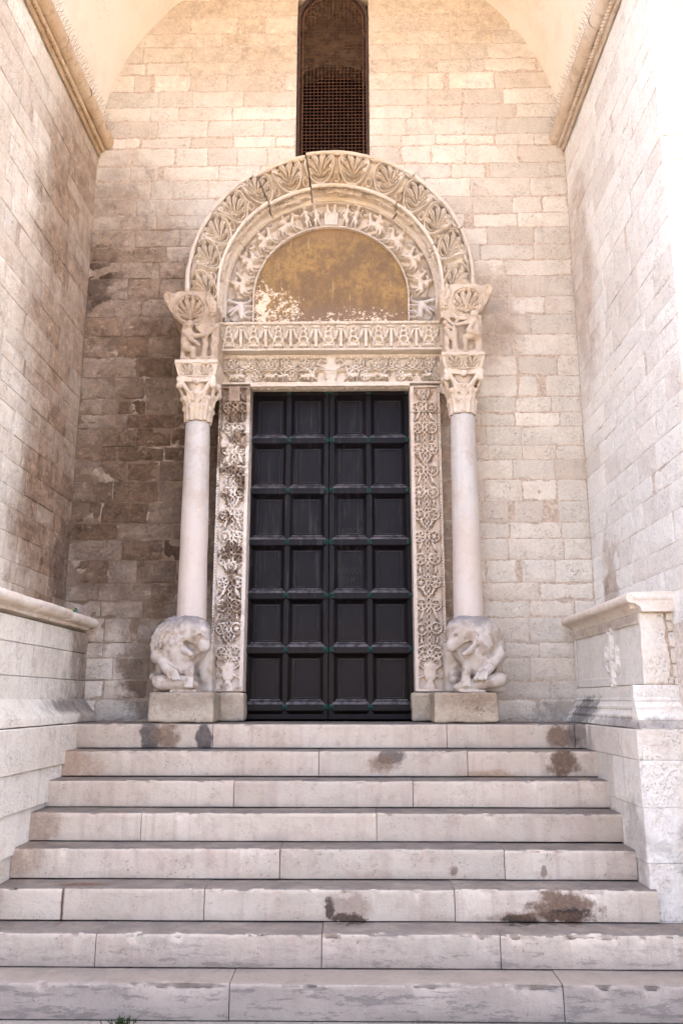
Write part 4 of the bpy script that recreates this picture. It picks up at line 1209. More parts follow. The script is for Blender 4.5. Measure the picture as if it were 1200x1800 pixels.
# ------------------------------------------------------------------ door
door = empty('double_door', (0, .1, 0), 'dark bronze double door with twenty-four coffered panels and green studs', 'door')
DYF = .08
ROWZ = [3.165, 2.667, 2.16, 1.656, 1.145, .642, .124]
for side in (-1, 1):
    cols = [-.765, -.398, -.026] if side < 0 else [.028, .385, .765]
    x0, x1 = (-.83, -.0025) if side < 0 else (.0025, .83)
    leaf = box('door_leaf', x0, x1, DYF + .03, DYF + .09, .012, 3.26, M['door'], door, .003)
    def sub(name, mbv, mat):
        o_ = mbv.build(name, mat, leaf); return o_
    # stiles
    sw = .026
    ends = [(x0, cols[0] + sw if side < 0 else cols[0] + .024), (cols[1] - sw, cols[1] + sw), (cols[2] - .024 if side < 0 else cols[2] - sw, x1)]
    for (a, b) in ends:
        mb = MB(); mb.box(a, b, DYF - .012, DYF + .031, .03, 3.25, b=.003); sub('stile', mb, M['door'])
    for ci in range(2):
        a, b = ends[ci][1], ends[ci + 1][0]
        for k_ in range(len(ROWZ)):
            z = ROWZ[k_]
            # rail: face between the stiles, its upper side bevelled to a dusty ledge
            mb = MB()
            e = .022
            zt, zb = z + .030, z - .030
            v = [(a - e, DYF - .026, zt - .006), (b + e, DYF - .026, zt - .006), (b + e, DYF - .026, zb), (a - e, DYF - .026, zb),
                 (a + .018, DYF + .012, zb - .028), (b - .018, DYF + .012, zb - .028), (a - e, DYF + .02, zt - .006), (b + e, DYF + .02, zt - .006), (a - e, DYF + .02, zb), (b + e, DYF + .02, zb)]
            mb.add(v, [(0, 1, 2, 3), (3, 2, 5, 4), (0, 6, 8, 3), (1, 2, 9, 7), (3, 4, 8), (2, 9, 5)])
            sub('rail', mb, M['door'])
            mb = MB()
            mb.add([(a - e, DYF - .026, zt - .006), (b + e, DYF - .026, zt - .006), (b - .014, DYF + .010, zt + .040), (a + .014, DYF + .010, zt + .040), (a - e, DYF + .02, zt - .006), (b + e, DYF + .02, zt - .006), (a + .014, DYF + .03, zt + .040), (b - .014, DYF + .03, zt + .040)],
                   [(0, 1, 2, 3), (0, 3, 6, 4), (1, 5, 7, 2), (2, 7, 6, 3)])
            if k_: sub('ledge', mb, M['ledge_dust'])
        for k_ in range(6):
            zt, zb = ROWZ[k_] - .058, ROWZ[k_ + 1] + .052
            # sunk panel: bevel down from the stiles to a raised field with a fine bead
            mb = MB()
            def fr(i, y): return [(a + i, y, zb + i * .6), (b - i, y, zb + i * .6), (b - i, y, zt - i * .6), (a + i, y, zt - i * .6)]
            rings = [fr(.0, DYF - .010), fr(.030, DYF + .020), fr(.048, DYF + .020), fr(.050, DYF + .014), fr(.056, DYF + .014), fr(.060, DYF + .022), fr(.066, DYF + .022)]
            v = [p for r_ in rings for p in r_]
            f = []
            for q in range(len(rings) - 1):
                for i in range(4):
                    f.append((q * 4 + i, q * 4 + (i + 1) % 4, q * 4 + 4 + (i + 1) % 4, q * 4 + 4 + i))
            f.append(tuple(len(v) - 4 + i for i in range(4)))
            mb.add(v, f); sub('panel', mb, M['door'])
            mb = MB()                   # worn bead round the field
            for (p, q) in zip(fr(.054, DYF + .0125), fr(.054, DYF + .0125)[1:] + fr(.054, DYF + .0125)[:1]): mb.rod(p, q, .0026, 4)
            sub('panel_bead', mb, M['bead'])
    for x in cols:
        for z in ROWZ:
            mb = MB(); s_ = .024
            v = [(x - s_, DYF - .020, z - s_), (x + s_, DYF - .020, z - s_), (x + s_, DYF - .020, z + s_), (x - s_, DYF - .020, z + s_), (x - s_, DYF - .034, z - s_), (x + s_, DYF - .034, z - s_), (x + s_, DYF - .034, z + s_), (x - s_, DYF - .034, z + s_), (x, DYF - .056, z)]
            mb.add(v, [(0, 1, 5, 4), (1, 2, 6, 5), (2, 3, 7, 6), (3, 0, 4, 7), (4, 5, 8), (5, 6, 8), (6, 7, 8), (7, 4, 8)])
            sub('stud', mb, M['verdigris'])
    mb = MB(); mb.box(x0, x1, DYF - .03, DYF + .031, .016, .062, b=.004); sub('kick_rail', mb, M['door'])
    if side > 0:                       # names and a heart scratched into two panels
        mb = MB()
        yS = DYF + .0205
        def strokes(ox, oz, sc, polys):
            for pl in polys:
                for p, q in zip(pl[:-1], pl[1:]):
                    mb.rod((ox + p[0] * sc, yS, oz + p[1] * sc), (ox + q[0] * sc, yS, oz + q[1] * sc), .0022, 4)
        LET = {'I': [[(.2, 0), (.2, 1)]], 'C': [[(.6, .85), (.3, 1), (0, .6), (.05, .2), (.35, 0), (.6, .15)]], 'O': [[(.3, 0), (0, .4), (.15, .9), (.5, .95), (.65, .5), (.3, 0)]], 'E': [[(.0, .5), (.5, .6), (.35, .95), (.05, .7), (.1, .1), (.5, .05)]],
               'D': [[(0, 0), (.05, 1), (.5, .75), (.5, .25), (0, 0)]], 'A': [[(.5, .85), (.1, .75), (.0, .4), (.5, .45)], [(.5, 1), (.55, 0)]], 'N': [[(0, 0), (.05, 1), (.5, 0), (.55, 1)]], 'K': [[(0, 0), (.05, 1)], [(.5, 1), (.05, .5), (.55, 0)]],
               'R': [[(0, 0), (.05, 1), (.45, .8), (.05, .5), (.6, -.1)]], 'B': [[(0, 0), (.05, 1), (.4, .8), (.05, .5), (.5, .25), (0, 0)]], 'T': [[(-.1, 1), (.7, 1)], [(.3, 1), (.25, -.2)]], 'M': [[(0, 0), (.1, 1), (.35, .4), (.55, 1), (.65, 0)]]}
        def word(t_, ox, oz, sc):
            for i, c in enumerate(t_):
                if c in LET: strokes(ox + i * sc * .78, oz, sc, LET[c])
        word('IEODCA', .085, 1.745, .048)
        strokes(.155, 1.70, .05, [[(.5, -.1), (0, .55), (.2, .8), (.5, .55), (.8, .85), (1.0, .55), (.5, -.1)]])
        word('NOKOCB', .085, 1.36, .052)
        word('TIM', .13, 1.27, .05)
        sub('scratched_writing', mb, M['scratch'])
mb = MB(); mb.box(-.86, .86, .19, .21, 0, 3.3); mb.build('back_plate', M['void'], door)

# ------------------------------------------------------------------ carved portal
AX, AZ = .018, 4.115          # centre of the arches
def flatplace(y): return lambda U, V, H: np.stack([U, y - H, V], -1)
def flatback(y): return lambda U, V: np.stack([U, np.full_like(U, y), V], -1)

# door jambs: vine chain rising from a vase between paired roundels and birds
def jamb(x0, x1, cut, y, mat, lb, seed, outer):
    t = empty('door_jamb', ((x0 + x1) / 2, y, .255), lb, 'door jamb')
    res = .0048
    hf = HF(x0, x1, .258, 3.158, res, -.046)
    xc = (x0 + x1) / 2 + outer * -.008
    top = 3.158
    # borders
    inn0, inn1 = (x1 - .035, x1) if outer < 0 else (x0, x0 + .035)
    out0, out1 = (x0, x0 + .028) if outer < 0 else (x1 - .028, x1)
    hf.rect(inn0, inn1, .258, top, -.001); hf.rect(out0, out1, .258, top, -.003)
    hf.rect(x0, x1, .258, .285, -.002); hf.rect(x0, x1, top - .02, top, -.002)
    for i in range(110):
        hf.hole(((out0 + out1) / 2, .27 + i * .0265), .0075, .018)
    # twisted chain
    zz = np.arange(.52, top - .03, .010)
    for ph in (0, math.pi):
        pts = [(xc + .017 * math.sin(z * 2 * math.pi / .105 + ph), z) for z in zz]
        hf.line(pts, .0085, .002)
    # vase
    zb = .30
    hf.cap((xc, zb + .10), (xc, zb + .17), .058, .066, .0, .5); hf.cap((xc, zb), (xc, zb + .05), .055, .03, -.002)
    hf.rect(xc - .062, xc + .062, zb + .175, zb + .195, 0)
    for sx in (-1, 1): hf.line([(xc + sx * .055, zb + .16), (xc + sx * .105, zb + .20), (xc + sx * .085, zb + .25), (xc + sx * .055, zb + .235)], .010); hf.line([(xc + sx * .055, zb + .1), (xc + sx * .1, zb + .08)], .010); 
    for sx in (-1, 1): hf.line([(xc, zb + .20), (xc + sx * .05, zb + .25), (xc + sx * .02, zb + .27)], .009)
    # pairs
    k, z = 0, .605
    sp = .212
    rr = .048
    while z < top - .06:
        for sx in (-1, 1):
            c = (xc + sx * .066, z + random.uniform(-.006, .006))
            hf.rosette(c, rr, 5 + k % 2, .001, True, random.random())
            for q in range(6):
                a = q * math.pi / 3 + .3
                hf.hole((c[0] + rr * .66 * math.cos(a), c[1] + rr * .66 * math.sin(a)), .0085, .032)
            kind = (k + seed) % 3
            if z + sp < top:
                if kind == 0: hf.stamp(BIRD, (xc + sx * .068, z + .093), .115, sx > 0, .0)
                elif kind == 1: hf.stamp(BEAST, (xc + sx * .03, z + .105), .085, sx < 0, .0, sx * 1.1)
                else: hf.stamp(MAN, (xc + sx * .07, z + .06), .095, sx > 0, .0)
                hf.line([(xc + sx * .015, z + .052), (xc + sx * .06, z + .058), (xc + sx * .105, z + .045)], .007, .0)
        z += sp; k += 1
    wear(hf, .006 if outer < 0 else .004, seed)
    if outer < 0:                      # a squared repair near the top of the left jamb
        hf.H[(hf.U > x0 + .09) & (hf.U < x1 - .10) & (hf.V > 3.0)] = .004
    zj = cut
    for (a, b) in ((.258, zj), (zj, 3.158)):
        sl = (hf.v >= a + .001) & (hf.v <= b - .001)
        sub_ = HF(x0, x1, 0, 1, .5)
        sub_.U, sub_.V, sub_.H = hf.U[:, sl], hf.V[:, sl], hf.H[:, sl]
        sub_.nu, sub_.nv = sub_.U.shape
        relief_slab('jamb_stone', sub_, flatplace(y + random.uniform(-.004, .004)), flatback(.2), mat, t)
    return t
jamb(-1.055, -.757, 2.71, -.14, M['jamb_left'], 'left door jamb, vine carving with crumbling white and brown crust', 1, -1)
jamb(.782, 1.068, 2.88, -.14, M['jamb_right'], 'right door jamb, evenly beige vine carving with roundels and birds', 2, 1)

# plinth stones under jambs and lions
for sgn, lb in ((-1, 'brown plinth stones under the left lion and left jamb'), (1, 'brown plinth stones under the right lion and right jamb')):
    t = empty('portal_plinth', (sgn * 1.1, -.4, 0), lb, 'plinth')
    if sgn < 0: spans = [(-1.48, -.935), (-.99, -.738)]
    else: spans = [(.745, .95), (.90, 1.432)]
    for (a, b) in spans:
        G = SDF((a - .03, -.66, -.03), (b + .03, .06, .29), .012)
        G.box(a, b, -.62 if b - a > .3 else -.20, .03, .004, .25, rd=.016)
        G.rough(.010, 12, int(abs(a) * 100))
        G.build('plinth_stone', M['plinth'], t)

# lintel: frieze course below, projecting palmette course above
lint = empty('door_lintel', (0, -.2, 3.17), 'carved stone lintel over the door, vine frieze under a projecting palmette course', 'lintel')
hf = HF(-1.055, 1.09, 3.172, 3.47, .0048, -.048)
hf.rect(-1.055, 1.09, 3.172, 3.19, -.004)
hf.rect(-1.055, 1.09, 3.435, 3.47, -.006)
for i in range(66): hf.hole((-1.04 + i * .0325, 3.436), .012, .022)
for i in range(12):
    x = -.93 + i * .172 + (.02 if i > 5 else 0)
    if abs(x - .02) > .12:
        hf.rosette((x, 3.385), .047, 6, .002)
        for q in range(6): hf.hole((x + .031 * math.cos(q * 1.047 + .5), 3.385 + .031 * math.sin(q * 1.047 + .5)), .007, .028)
        if i % 2: hf.rosette((x + .06, 3.25), .045, 6, .002)
        else: hf.stamp(BEAST, (x - .02, 3.25), .13, x > 0, .002)
        hf.stamp(SPHINX if i % 2 else BEAST, (x - (.07 if i % 2 else -.10), 3.25), .11, i % 4 < 2, .002)
    if abs(x + .086 - .02) > .14:
        hf.stamp(BIRD if i % 3 else BEAST, (x + .086, 3.345), .085, i % 2, .002)
xs_ = np.arange(-1.03, 1.07, .012)
for ph in (0, math.pi):
    hf.line([(x, 3.317 + .013 * math.sin(x * 2 * math.pi / .13 + ph)) for x in xs_], .008, .002)
hf.cap((.02, 3.25), (.02, 3.33), .06, .075, .004, .5); hf.cap((.02, 3.2), (.02, 3.22), .055, .03, .0); hf.rect(-.06, .10, 3.345, 3.36, .002); hf.cap((.02, 3.37), (.02, 3.42), .05, .06, .0)
for i in range(7): hf.hole((-.04 + i * .02, 3.30), .005, .012)
for sx in (-1, 1): hf.line([(.02 + sx * .06, 3.33), (.02 + sx * .13, 3.37), (.02 + sx * .10, 3.42), (.02 + sx * .05, 3.40)], .010); hf.stamp(SPHINX, (.02 + sx * .24, 3.26), .14, sx > 0, .002)
wear(hf, .004, 21)
relief_slab('frieze_stone', hf, flatplace(-.165), flatback(.1), M['lintel'], lint)
# carved underside strip of the frieze
hf = HF(-.755, .78, -.16, .02, .006, -.012)
for i in range(22): hf.ring((-.72 + i * .07, -.09), .032, .022, .007, .0)
hf.rect(-.755, .78, -.16, -.13, 0)
wear(hf, .004, 22)
relief_slab('soffit_stone', hf, lambda U, V, H: np.stack([U, V, 3.158 - H * 0 - .0 - (H + .012)], -1), lambda U, V: np.stack([U, V, np.full_like(U, 3.174)], -1), M['lintel'], lint)
# palmette course
hf = HF(-1.085, 1.10, 3.475, 3.735, .0048, -.042)
hf.rect(-1.085, 1.10, 3.712, 3.735, -.002); hf.rect(-1.085, 1.10, 3.475, 3.497, -.012)
for i in range(56): hf.hole((-1.07 + i * .0395, 3.718), .006, .016)
sp = .2405
for i in range(9):
    x = -.962 + i * sp
    # pierced column of three openings in a pointed frame
    hf.line([(x - .055, 3.505), (x - .04, 3.58), (x, 3.70), (x + .04, 3.58), (x + .055, 3.505)], .011, .0)
    for (z, r1) in ((3.565, .026), (3.622, .02), (3.668, .016)):
        hf.ring((x, z), r1 + .009, r1 * .85 + .009, .010, .002)
    for (z, r1) in ((3.562, .025), (3.62, .019), (3.667, .015)):
        hf.hole((x, z), r1, .045, r1 * .8)
    hf.cap((x - .03, 3.517), (x + .03, 3.517), .017, .017, .004)
    for sx in (-1, 1): hf.hole((x + sx * .055, 3.552), .005, .03); hf.hole((x + sx * .042, 3.60), .005, .03)
for i in range(10):
    x = -.962 - sp / 2 + i * sp
    if -1.07 < x < 1.09:
        hf.rect(x - .015, x + .015, 3.50, 3.655, .0); hf.rect(x - .028, x + .028, 3.655, 3.672, .002); hf.cap((x - .02, 3.69), (x + .02, 3.69), .016, .016, .002)
    for sx in (-1, 1):
        hf.stamp(BIRD, (x + sx * .052, 3.585), .125, sx > 0, .004)
wear(hf, .004, 23)
relief_slab('palmette_stone', hf, lambda U, V, H: np.stack([U, -.27 - (V - 3.475) * .26 - H, V], -1), flatback(.05), M['lintel'], lint)

# tympanum
k = 60
pts = [(AX + .80 * math.cos(math.pi * i / k), AZ + .80 * math.sin(math.pi * i / k)) for i in range(k + 1)]
pts = [(AX + .80, 3.72)] + pts + [(AX - .80, 3.72)]
mb = MB(); n_ = len(pts)
mb.add([(x, -.075, z) for x, z in pts] + [(x, .05, z) for x, z in pts], [tuple(range(n_)), tuple(range(2 * n_ - 1, n_ - 1, -1))] + [(i, (i + 1) % n_, n_ + (i + 1) % n_, n_ + i) for i in range(n_)])
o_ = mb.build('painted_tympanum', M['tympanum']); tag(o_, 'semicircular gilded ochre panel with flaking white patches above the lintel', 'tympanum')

def bend(u, r, R0):
    """arc over the half circle, straight down below its ends; u: arc length at radius R0"""
    th = u / R0
    t = np.clip(th, 0, math.pi)
    ext = np.where(th < 0, -th * R0, np.where(th > math.pi, (th - math.pi) * R0, 0))
    return AX + r * np.cos(t), AZ + r * np.sin(t) - ext
# inner arch: riders attacking a city
RK = .91
ring = empty('inner_arch', (AX, -.1, AZ), 'inner stone arch carved with riders and footmen round the gilded panel', 'arch')
A0, A1 = R(-17), R(197)
hf = HF(A0 * RK, A1 * RK, .765, 1.055, .0048, -.055)
hf.rect(-9, 9, 1.035, 1.055, 0); hf.rect(-9, 9, .765, .782, -.002)
for i in range(130): hf.hole((A0 * RK + .02 + i * .0255, .774), .006, .012)
mid = math.pi / 2 * RK
hf.rect(mid - .075, mid + .075, .79, .93, -.006); hf.ring((mid, .86), .045, .06, .010, .0); hf.rect(mid - .045, mid + .045, .79, .86, -.012)
for sx in (-1, 1): hf.cap((mid + sx * .035, .95), (mid + sx * .035, .985), .03, .022, .0); hf.cap((mid + sx * .035, 1.005), (mid + sx * .035, 1.008), .022, .022, .004)
for i in range(6): hf.rect(mid - .075 + i * .028, mid - .06 + i * .028, .93, .945, 0)
for sx in (-1, 1):
    for q, d in enumerate((.15, .25)): hf.stamp(MAN, (mid + sx * d, .79), .235, sx < 0, .004)
    for q in range(4):
        d = .36 + q * .272
        hf.stamp(RIDER, (mid + sx * (d + .18), .900 + random.uniform(-.01, .008)), .25, sx > 0, .004)
    hf.stamp(SPHINX, (mid + sx * 1.64, .885), .26, sx > 0, .004)
    hf.rect(*sorted((mid + sx * 1.448, mid + sx * 1.458)), .78, 1.04, -.002)
wear(hf, .004, 31)
cutsA = [R(-17), R(-1.5), R(52), R(104), R(148), R(181.5), R(197)]
def ringplace(y0):
    return lambda U, V, H: np.stack([bend(U, V, RK)[0], y0 - H, bend(U, V, RK)[1]], -1)
for a, b in zip(cutsA[:-1], cutsA[1:]):
    sl = (hf.u >= a * RK + .001) & (hf.u <= b * RK - .001)
    s_ = HF(0, 1, 0, 1, .5); s_.U, s_.V, s_.H = hf.U[sl], hf.V[sl], hf.H[sl]; s_.nu, s_.nv = s_.U.shape
    relief_slab('arch_stone', s_, ringplace(-.12 + random.uniform(-.003, .003)), lambda U, V: np.stack([bend(U, V, RK)[0], np.full_like(U, .05), bend(U, V, RK)[1]], -1), M['ring_grey'] if a < R(-10) or b > R(190) else M['ring'], ring)

# outer archivolt: palmettes in scrolls on the face, dragons on the underside
arch = empty('outer_arch', (AX, -.3, AZ), 'projecting outer arch carved with a row of palmettes in scroll frames', 'arch')
PAL = [184, 168.5, 155, 141, 126, 110.5, 95, 79, 62, 45.5, 30.5, 15.5, -1.5]
RB_ = 1.24
B0, B1 = R(-10.5), R(191.5)
band = HF(B0 * RB_, B1 * RB_, 0, .245, .0048, -.036)          # v: 0 inner edge .. .245 outer edge
for i, a in enumerate(PAL):
    sgn = 1 if a > 95 else -1
    top_ = 70 < a < 112
    c = (R(a) * RB_, .122)
    band.palmette(c, .150, .126, rot=sgn * (.35 if not top_ else .05), n=7 if not top_ else 6, top=.012, bend=.35 * sgn if not top_ else 0)
    for q in range(5):
        th = -1.0 + q * .5
        band.hole((c[0] + .088 * math.sin(th) * 1.1, c[1] - .055 + .13 * math.cos(th)), .006, .04)
for a, b in zip(PAL[:-1], PAL[1:]):
    u = R((a + b) / 2) * RB_
    band.ring((u, .212), .034, .026, .009, .010); band.cap((u - .008, .212), (u + .008, .212), .020, .020, .008)
    for q in range(5): band.hole((u - .016 + q * .008, .212 + .008 * (-1) ** q), .0035, .004)
    band.ring((u, .03), .03, .022, .008, .006)
    band.hole((u - .045, .19), .006, .03); band.hole((u + .045, .19), .006, .03)
wear(band, .004, 41)
sof = HF(B0 * RB_, B1 * RB_, 0, .21, .0065, -.036)            # v: 0 at the face .. .21 at the inner arch
sof.rect(-9, 9, 0, .018, 0); sof.rect(-9, 9, .195, .21, 0)
for i, (a, fl) in enumerate(((180, 0), (163, 0), (146, 1), (128, 0), (108, 0), (84, 1), (62, 1), (44, 0), (26, 1), (6, 1))):
    sof.stamp(DRAGON, (R(a) * RB_, .10 + random.uniform(-.012, .012)), .155, bool(fl), .004)
    for q in range(4):
        uu = R(a + 7) * RB_ + q * .03
        sof.line([(uu, .03), (uu + .02, .06), (uu, .09)], .009, -.004)
wear(sof, .006, 43)
nA = 640
ang = np.linspace(B0, B1, nA)
def samp(h, u, v):
    fi = np.clip((u - h.u0) / (h.u[-1] - h.u0) * (h.nu - 1), 0, h.nu - 1.001); fj = np.clip((v - h.v0) / (h.v[-1] - h.v0) * (h.nv - 1), 0, h.nv - 1.001)
    i, j = fi.astype(int), fj.astype(int); a, b = fi - i, fj - j
    return h.H[i, j] * (1 - a) * (1 - b) + h.H[i + 1, j] * a * (1 - b) + h.H[i, j + 1] * (1 - a) * b + h.H[i + 1, j + 1] * a * b
PR = []                                                       # (r, y, nr, ny, which, v)
for p in ((1.405, .02), (1.408, -.15), (1.410, -.33)): PR.append((*p, 1, 0, 'rim', 0))
for p in ((1.405, -.375), (1.39, -.405), (1.375, -.418), (1.362, -.418)): PR.append((*p, .4, -.9, 'rim', 0))
PR.append((1.352, -.405, 0, -1, 'n', 0))
NB_ = 52
for i in range(NB_):
    t = i / (NB_ - 1)
    r_ = 1.348 - t * .245
    y_ = -.405 - .125 * math.sin(math.pi * min(1, t * 1.02) ** .85) + .06 * t
    PR.append((r_, y_, -.28, -.96, 'band', .245 * (1 - t)))
for p in ((1.098, -.352), (1.088, -.356), (1.076, -.350), (1.070, -.335)): PR.append((*p, -.6, -.8, 'n', 0))
NS_ = 32
for i in range(NS_):
    t = i / (NS_ - 1)
    PR.append((1.072 - t * .030 + .012 * math.sin(math.pi * t), -.33 + t * .20, -1, -.15, 'soffit', .21 * t))
PR.append((1.045, .0, -1, 0, 'n', 0))
Gr = np.zeros((nA, len(PR), 3))
for j, (r_, y_, nr, ny_, wh, v_) in enumerate(PR):
    u = ang * RB_
    if wh == 'band': h = samp(band, u, np.full_like(u, v_)) * 1.45
    elif wh == 'soffit': h = samp(sof, u, np.full_like(u, v_))
    elif wh == 'rim': h = .010 * fbm(u * 7, j * .3, 0, 51, 4) - .02 * np.clip(fbm(u * 4, j * .1, 0, 57, 3) - .25, 0, 1)
    else: h = .004 * fbm(u * 15, j * .5, 0, 53, 3)
    Gr[:, j, 0], Gr[:, j, 2] = bend(ang * RB_, r_ + nr * h, RB_)
    Gr[:, j, 2] += .045 * np.clip((r_ - 1.05) / .35, 0, 1); Gr[:, j, 1] = y_ + ny_ * h
CUTS = [B0, R(22), R(53), R(100.5), R(124.5), R(148), B1]
OFF = [(0, 0), (.004, .004), (.0, -.004), (-.014, .012), (.004, 0), (0, 0)]
for (a, b), (dr, dy) in zip(zip(CUTS[:-1], CUTS[1:]), OFF):
    sl = (ang >= a + .0012) & (ang <= b - .0012)
    G = Gr[sl].copy()
    ca = ang[sl]
    ct = np.clip(ca, 0, math.pi)
    G[:, :, 0] += dr * np.cos(ct)[:, None]; G[:, :, 2] += dr * np.sin(ct)[:, None]; G[:, :, 1] += dy
    o_ = grid_obj('arch_stone', G, M['arch'], arch, 55)
    endcap(o_, len(PR))

# springer blocks at the feet of the arch
def poly_sdf(X, Z, pts):
    d = np.full(X.shape, 9.0); s_ = np.ones(X.shape)
    for (a, b), (c, e) in zip(pts, pts[1:] + pts[:1]):
        ex, ez = c - a, e - b
        wx, wz = X - a, Z - b
        t = np.clip((wx * ex + wz * ez) / (ex * ex + ez * ez), 0, 1)
        d = np.minimum(d, (wx - ex * t) ** 2 + (wz - ez * t) ** 2)
        c1 = Z >= b; c2 = Z < e; c3 = ex * wz > ez * wx
        fl = (c1 & c2 & c3) | (~c1 & ~c2 & ~c3)
        s_ = np.where(fl, -s_, s_)
    return s_ * np.sqrt(d)
def springer(sgn, dz, mat):
    # drawn for the left foot, mirrored for the right one
    pts = [(-1.40, 3.965), (-1.52, 3.94), (-1.545, 3.92), (-1.54, 3.86), (-1.50, 3.79), (-1.44, 3.71), (-1.38, 3.655), (-1.06, 3.645), (-1.05, 3.86), (-1.12, 3.965)]
    g = SDF((-1.60, -.60, 3.60), (-.98, .03, 4.03), .0075)
    hf = HF(-1.62, -.96, 3.58, 4.05, .005, -.03)
    hf.rect(-1.62, -.96, 3.58, 4.05, -.004)
    c = (-1.305, 3.795)
    m_ = np.hypot((hf.U - c[0]) / .155, (hf.V - c[1]) / .14) < 1
    hf.H[m_] = -.05
    hf.palmette(c, .15, .135, rot=.0, n=8, top=.012, bend=0)
    hf.ring((-1.515, 3.90), .03, .045, .010, .012); hf.cap((-1.09, 3.75), (-1.085, 3.80), .05, .04, .02)
    for q in range(12): hf.hole((-1.12 + .02 * (q % 4), 3.72 + .028 * (q // 4)), .006, .01)
    hf.line([(-1.12, 3.96), (-1.14, 3.86), (-1.10, 3.80)], .025, .015)
    wear(hf, .005, 61 + sgn)
    P2 = poly_sdf(g.X[:, 0, :], g.Z[:, 0, :], pts)
    i = np.clip(((g.X[:, 0, :] - hf.u0) / hf.res).astype(int), 0, hf.nu - 1); j = np.clip(((g.Z[:, 0, :] - hf.v0) / hf.res).astype(int), 0, hf.nv - 1)
    Hs = hf.H[i, j]
    # the face leans back towards the foot, like a corbel
    lean = (3.985 - g.Z[:, 0, :]) * .22
    front = (-.54 + lean - Hs)[:, None, :] - g.Y
    F = np.maximum(P2[:, None, :], np.maximum(front * .8, g.Y - .01))
    g.F = F.astype(np.float32)
    g.rough(.016, 13, 5)
    g.lo = np.array(g.lo)
    V, Q = surface_nets(g.F, g.lo, g.h)
    if sgn > 0: V[:, 0] *= -1; Q = Q[:, ::-1]
    V[:, 2] += dz
    return quads_mesh('springer_stone', V, Q, mat, arch, 60)
springer(-1, 0, M['console']); o_ = springer(1, .055, M['console_pale'])

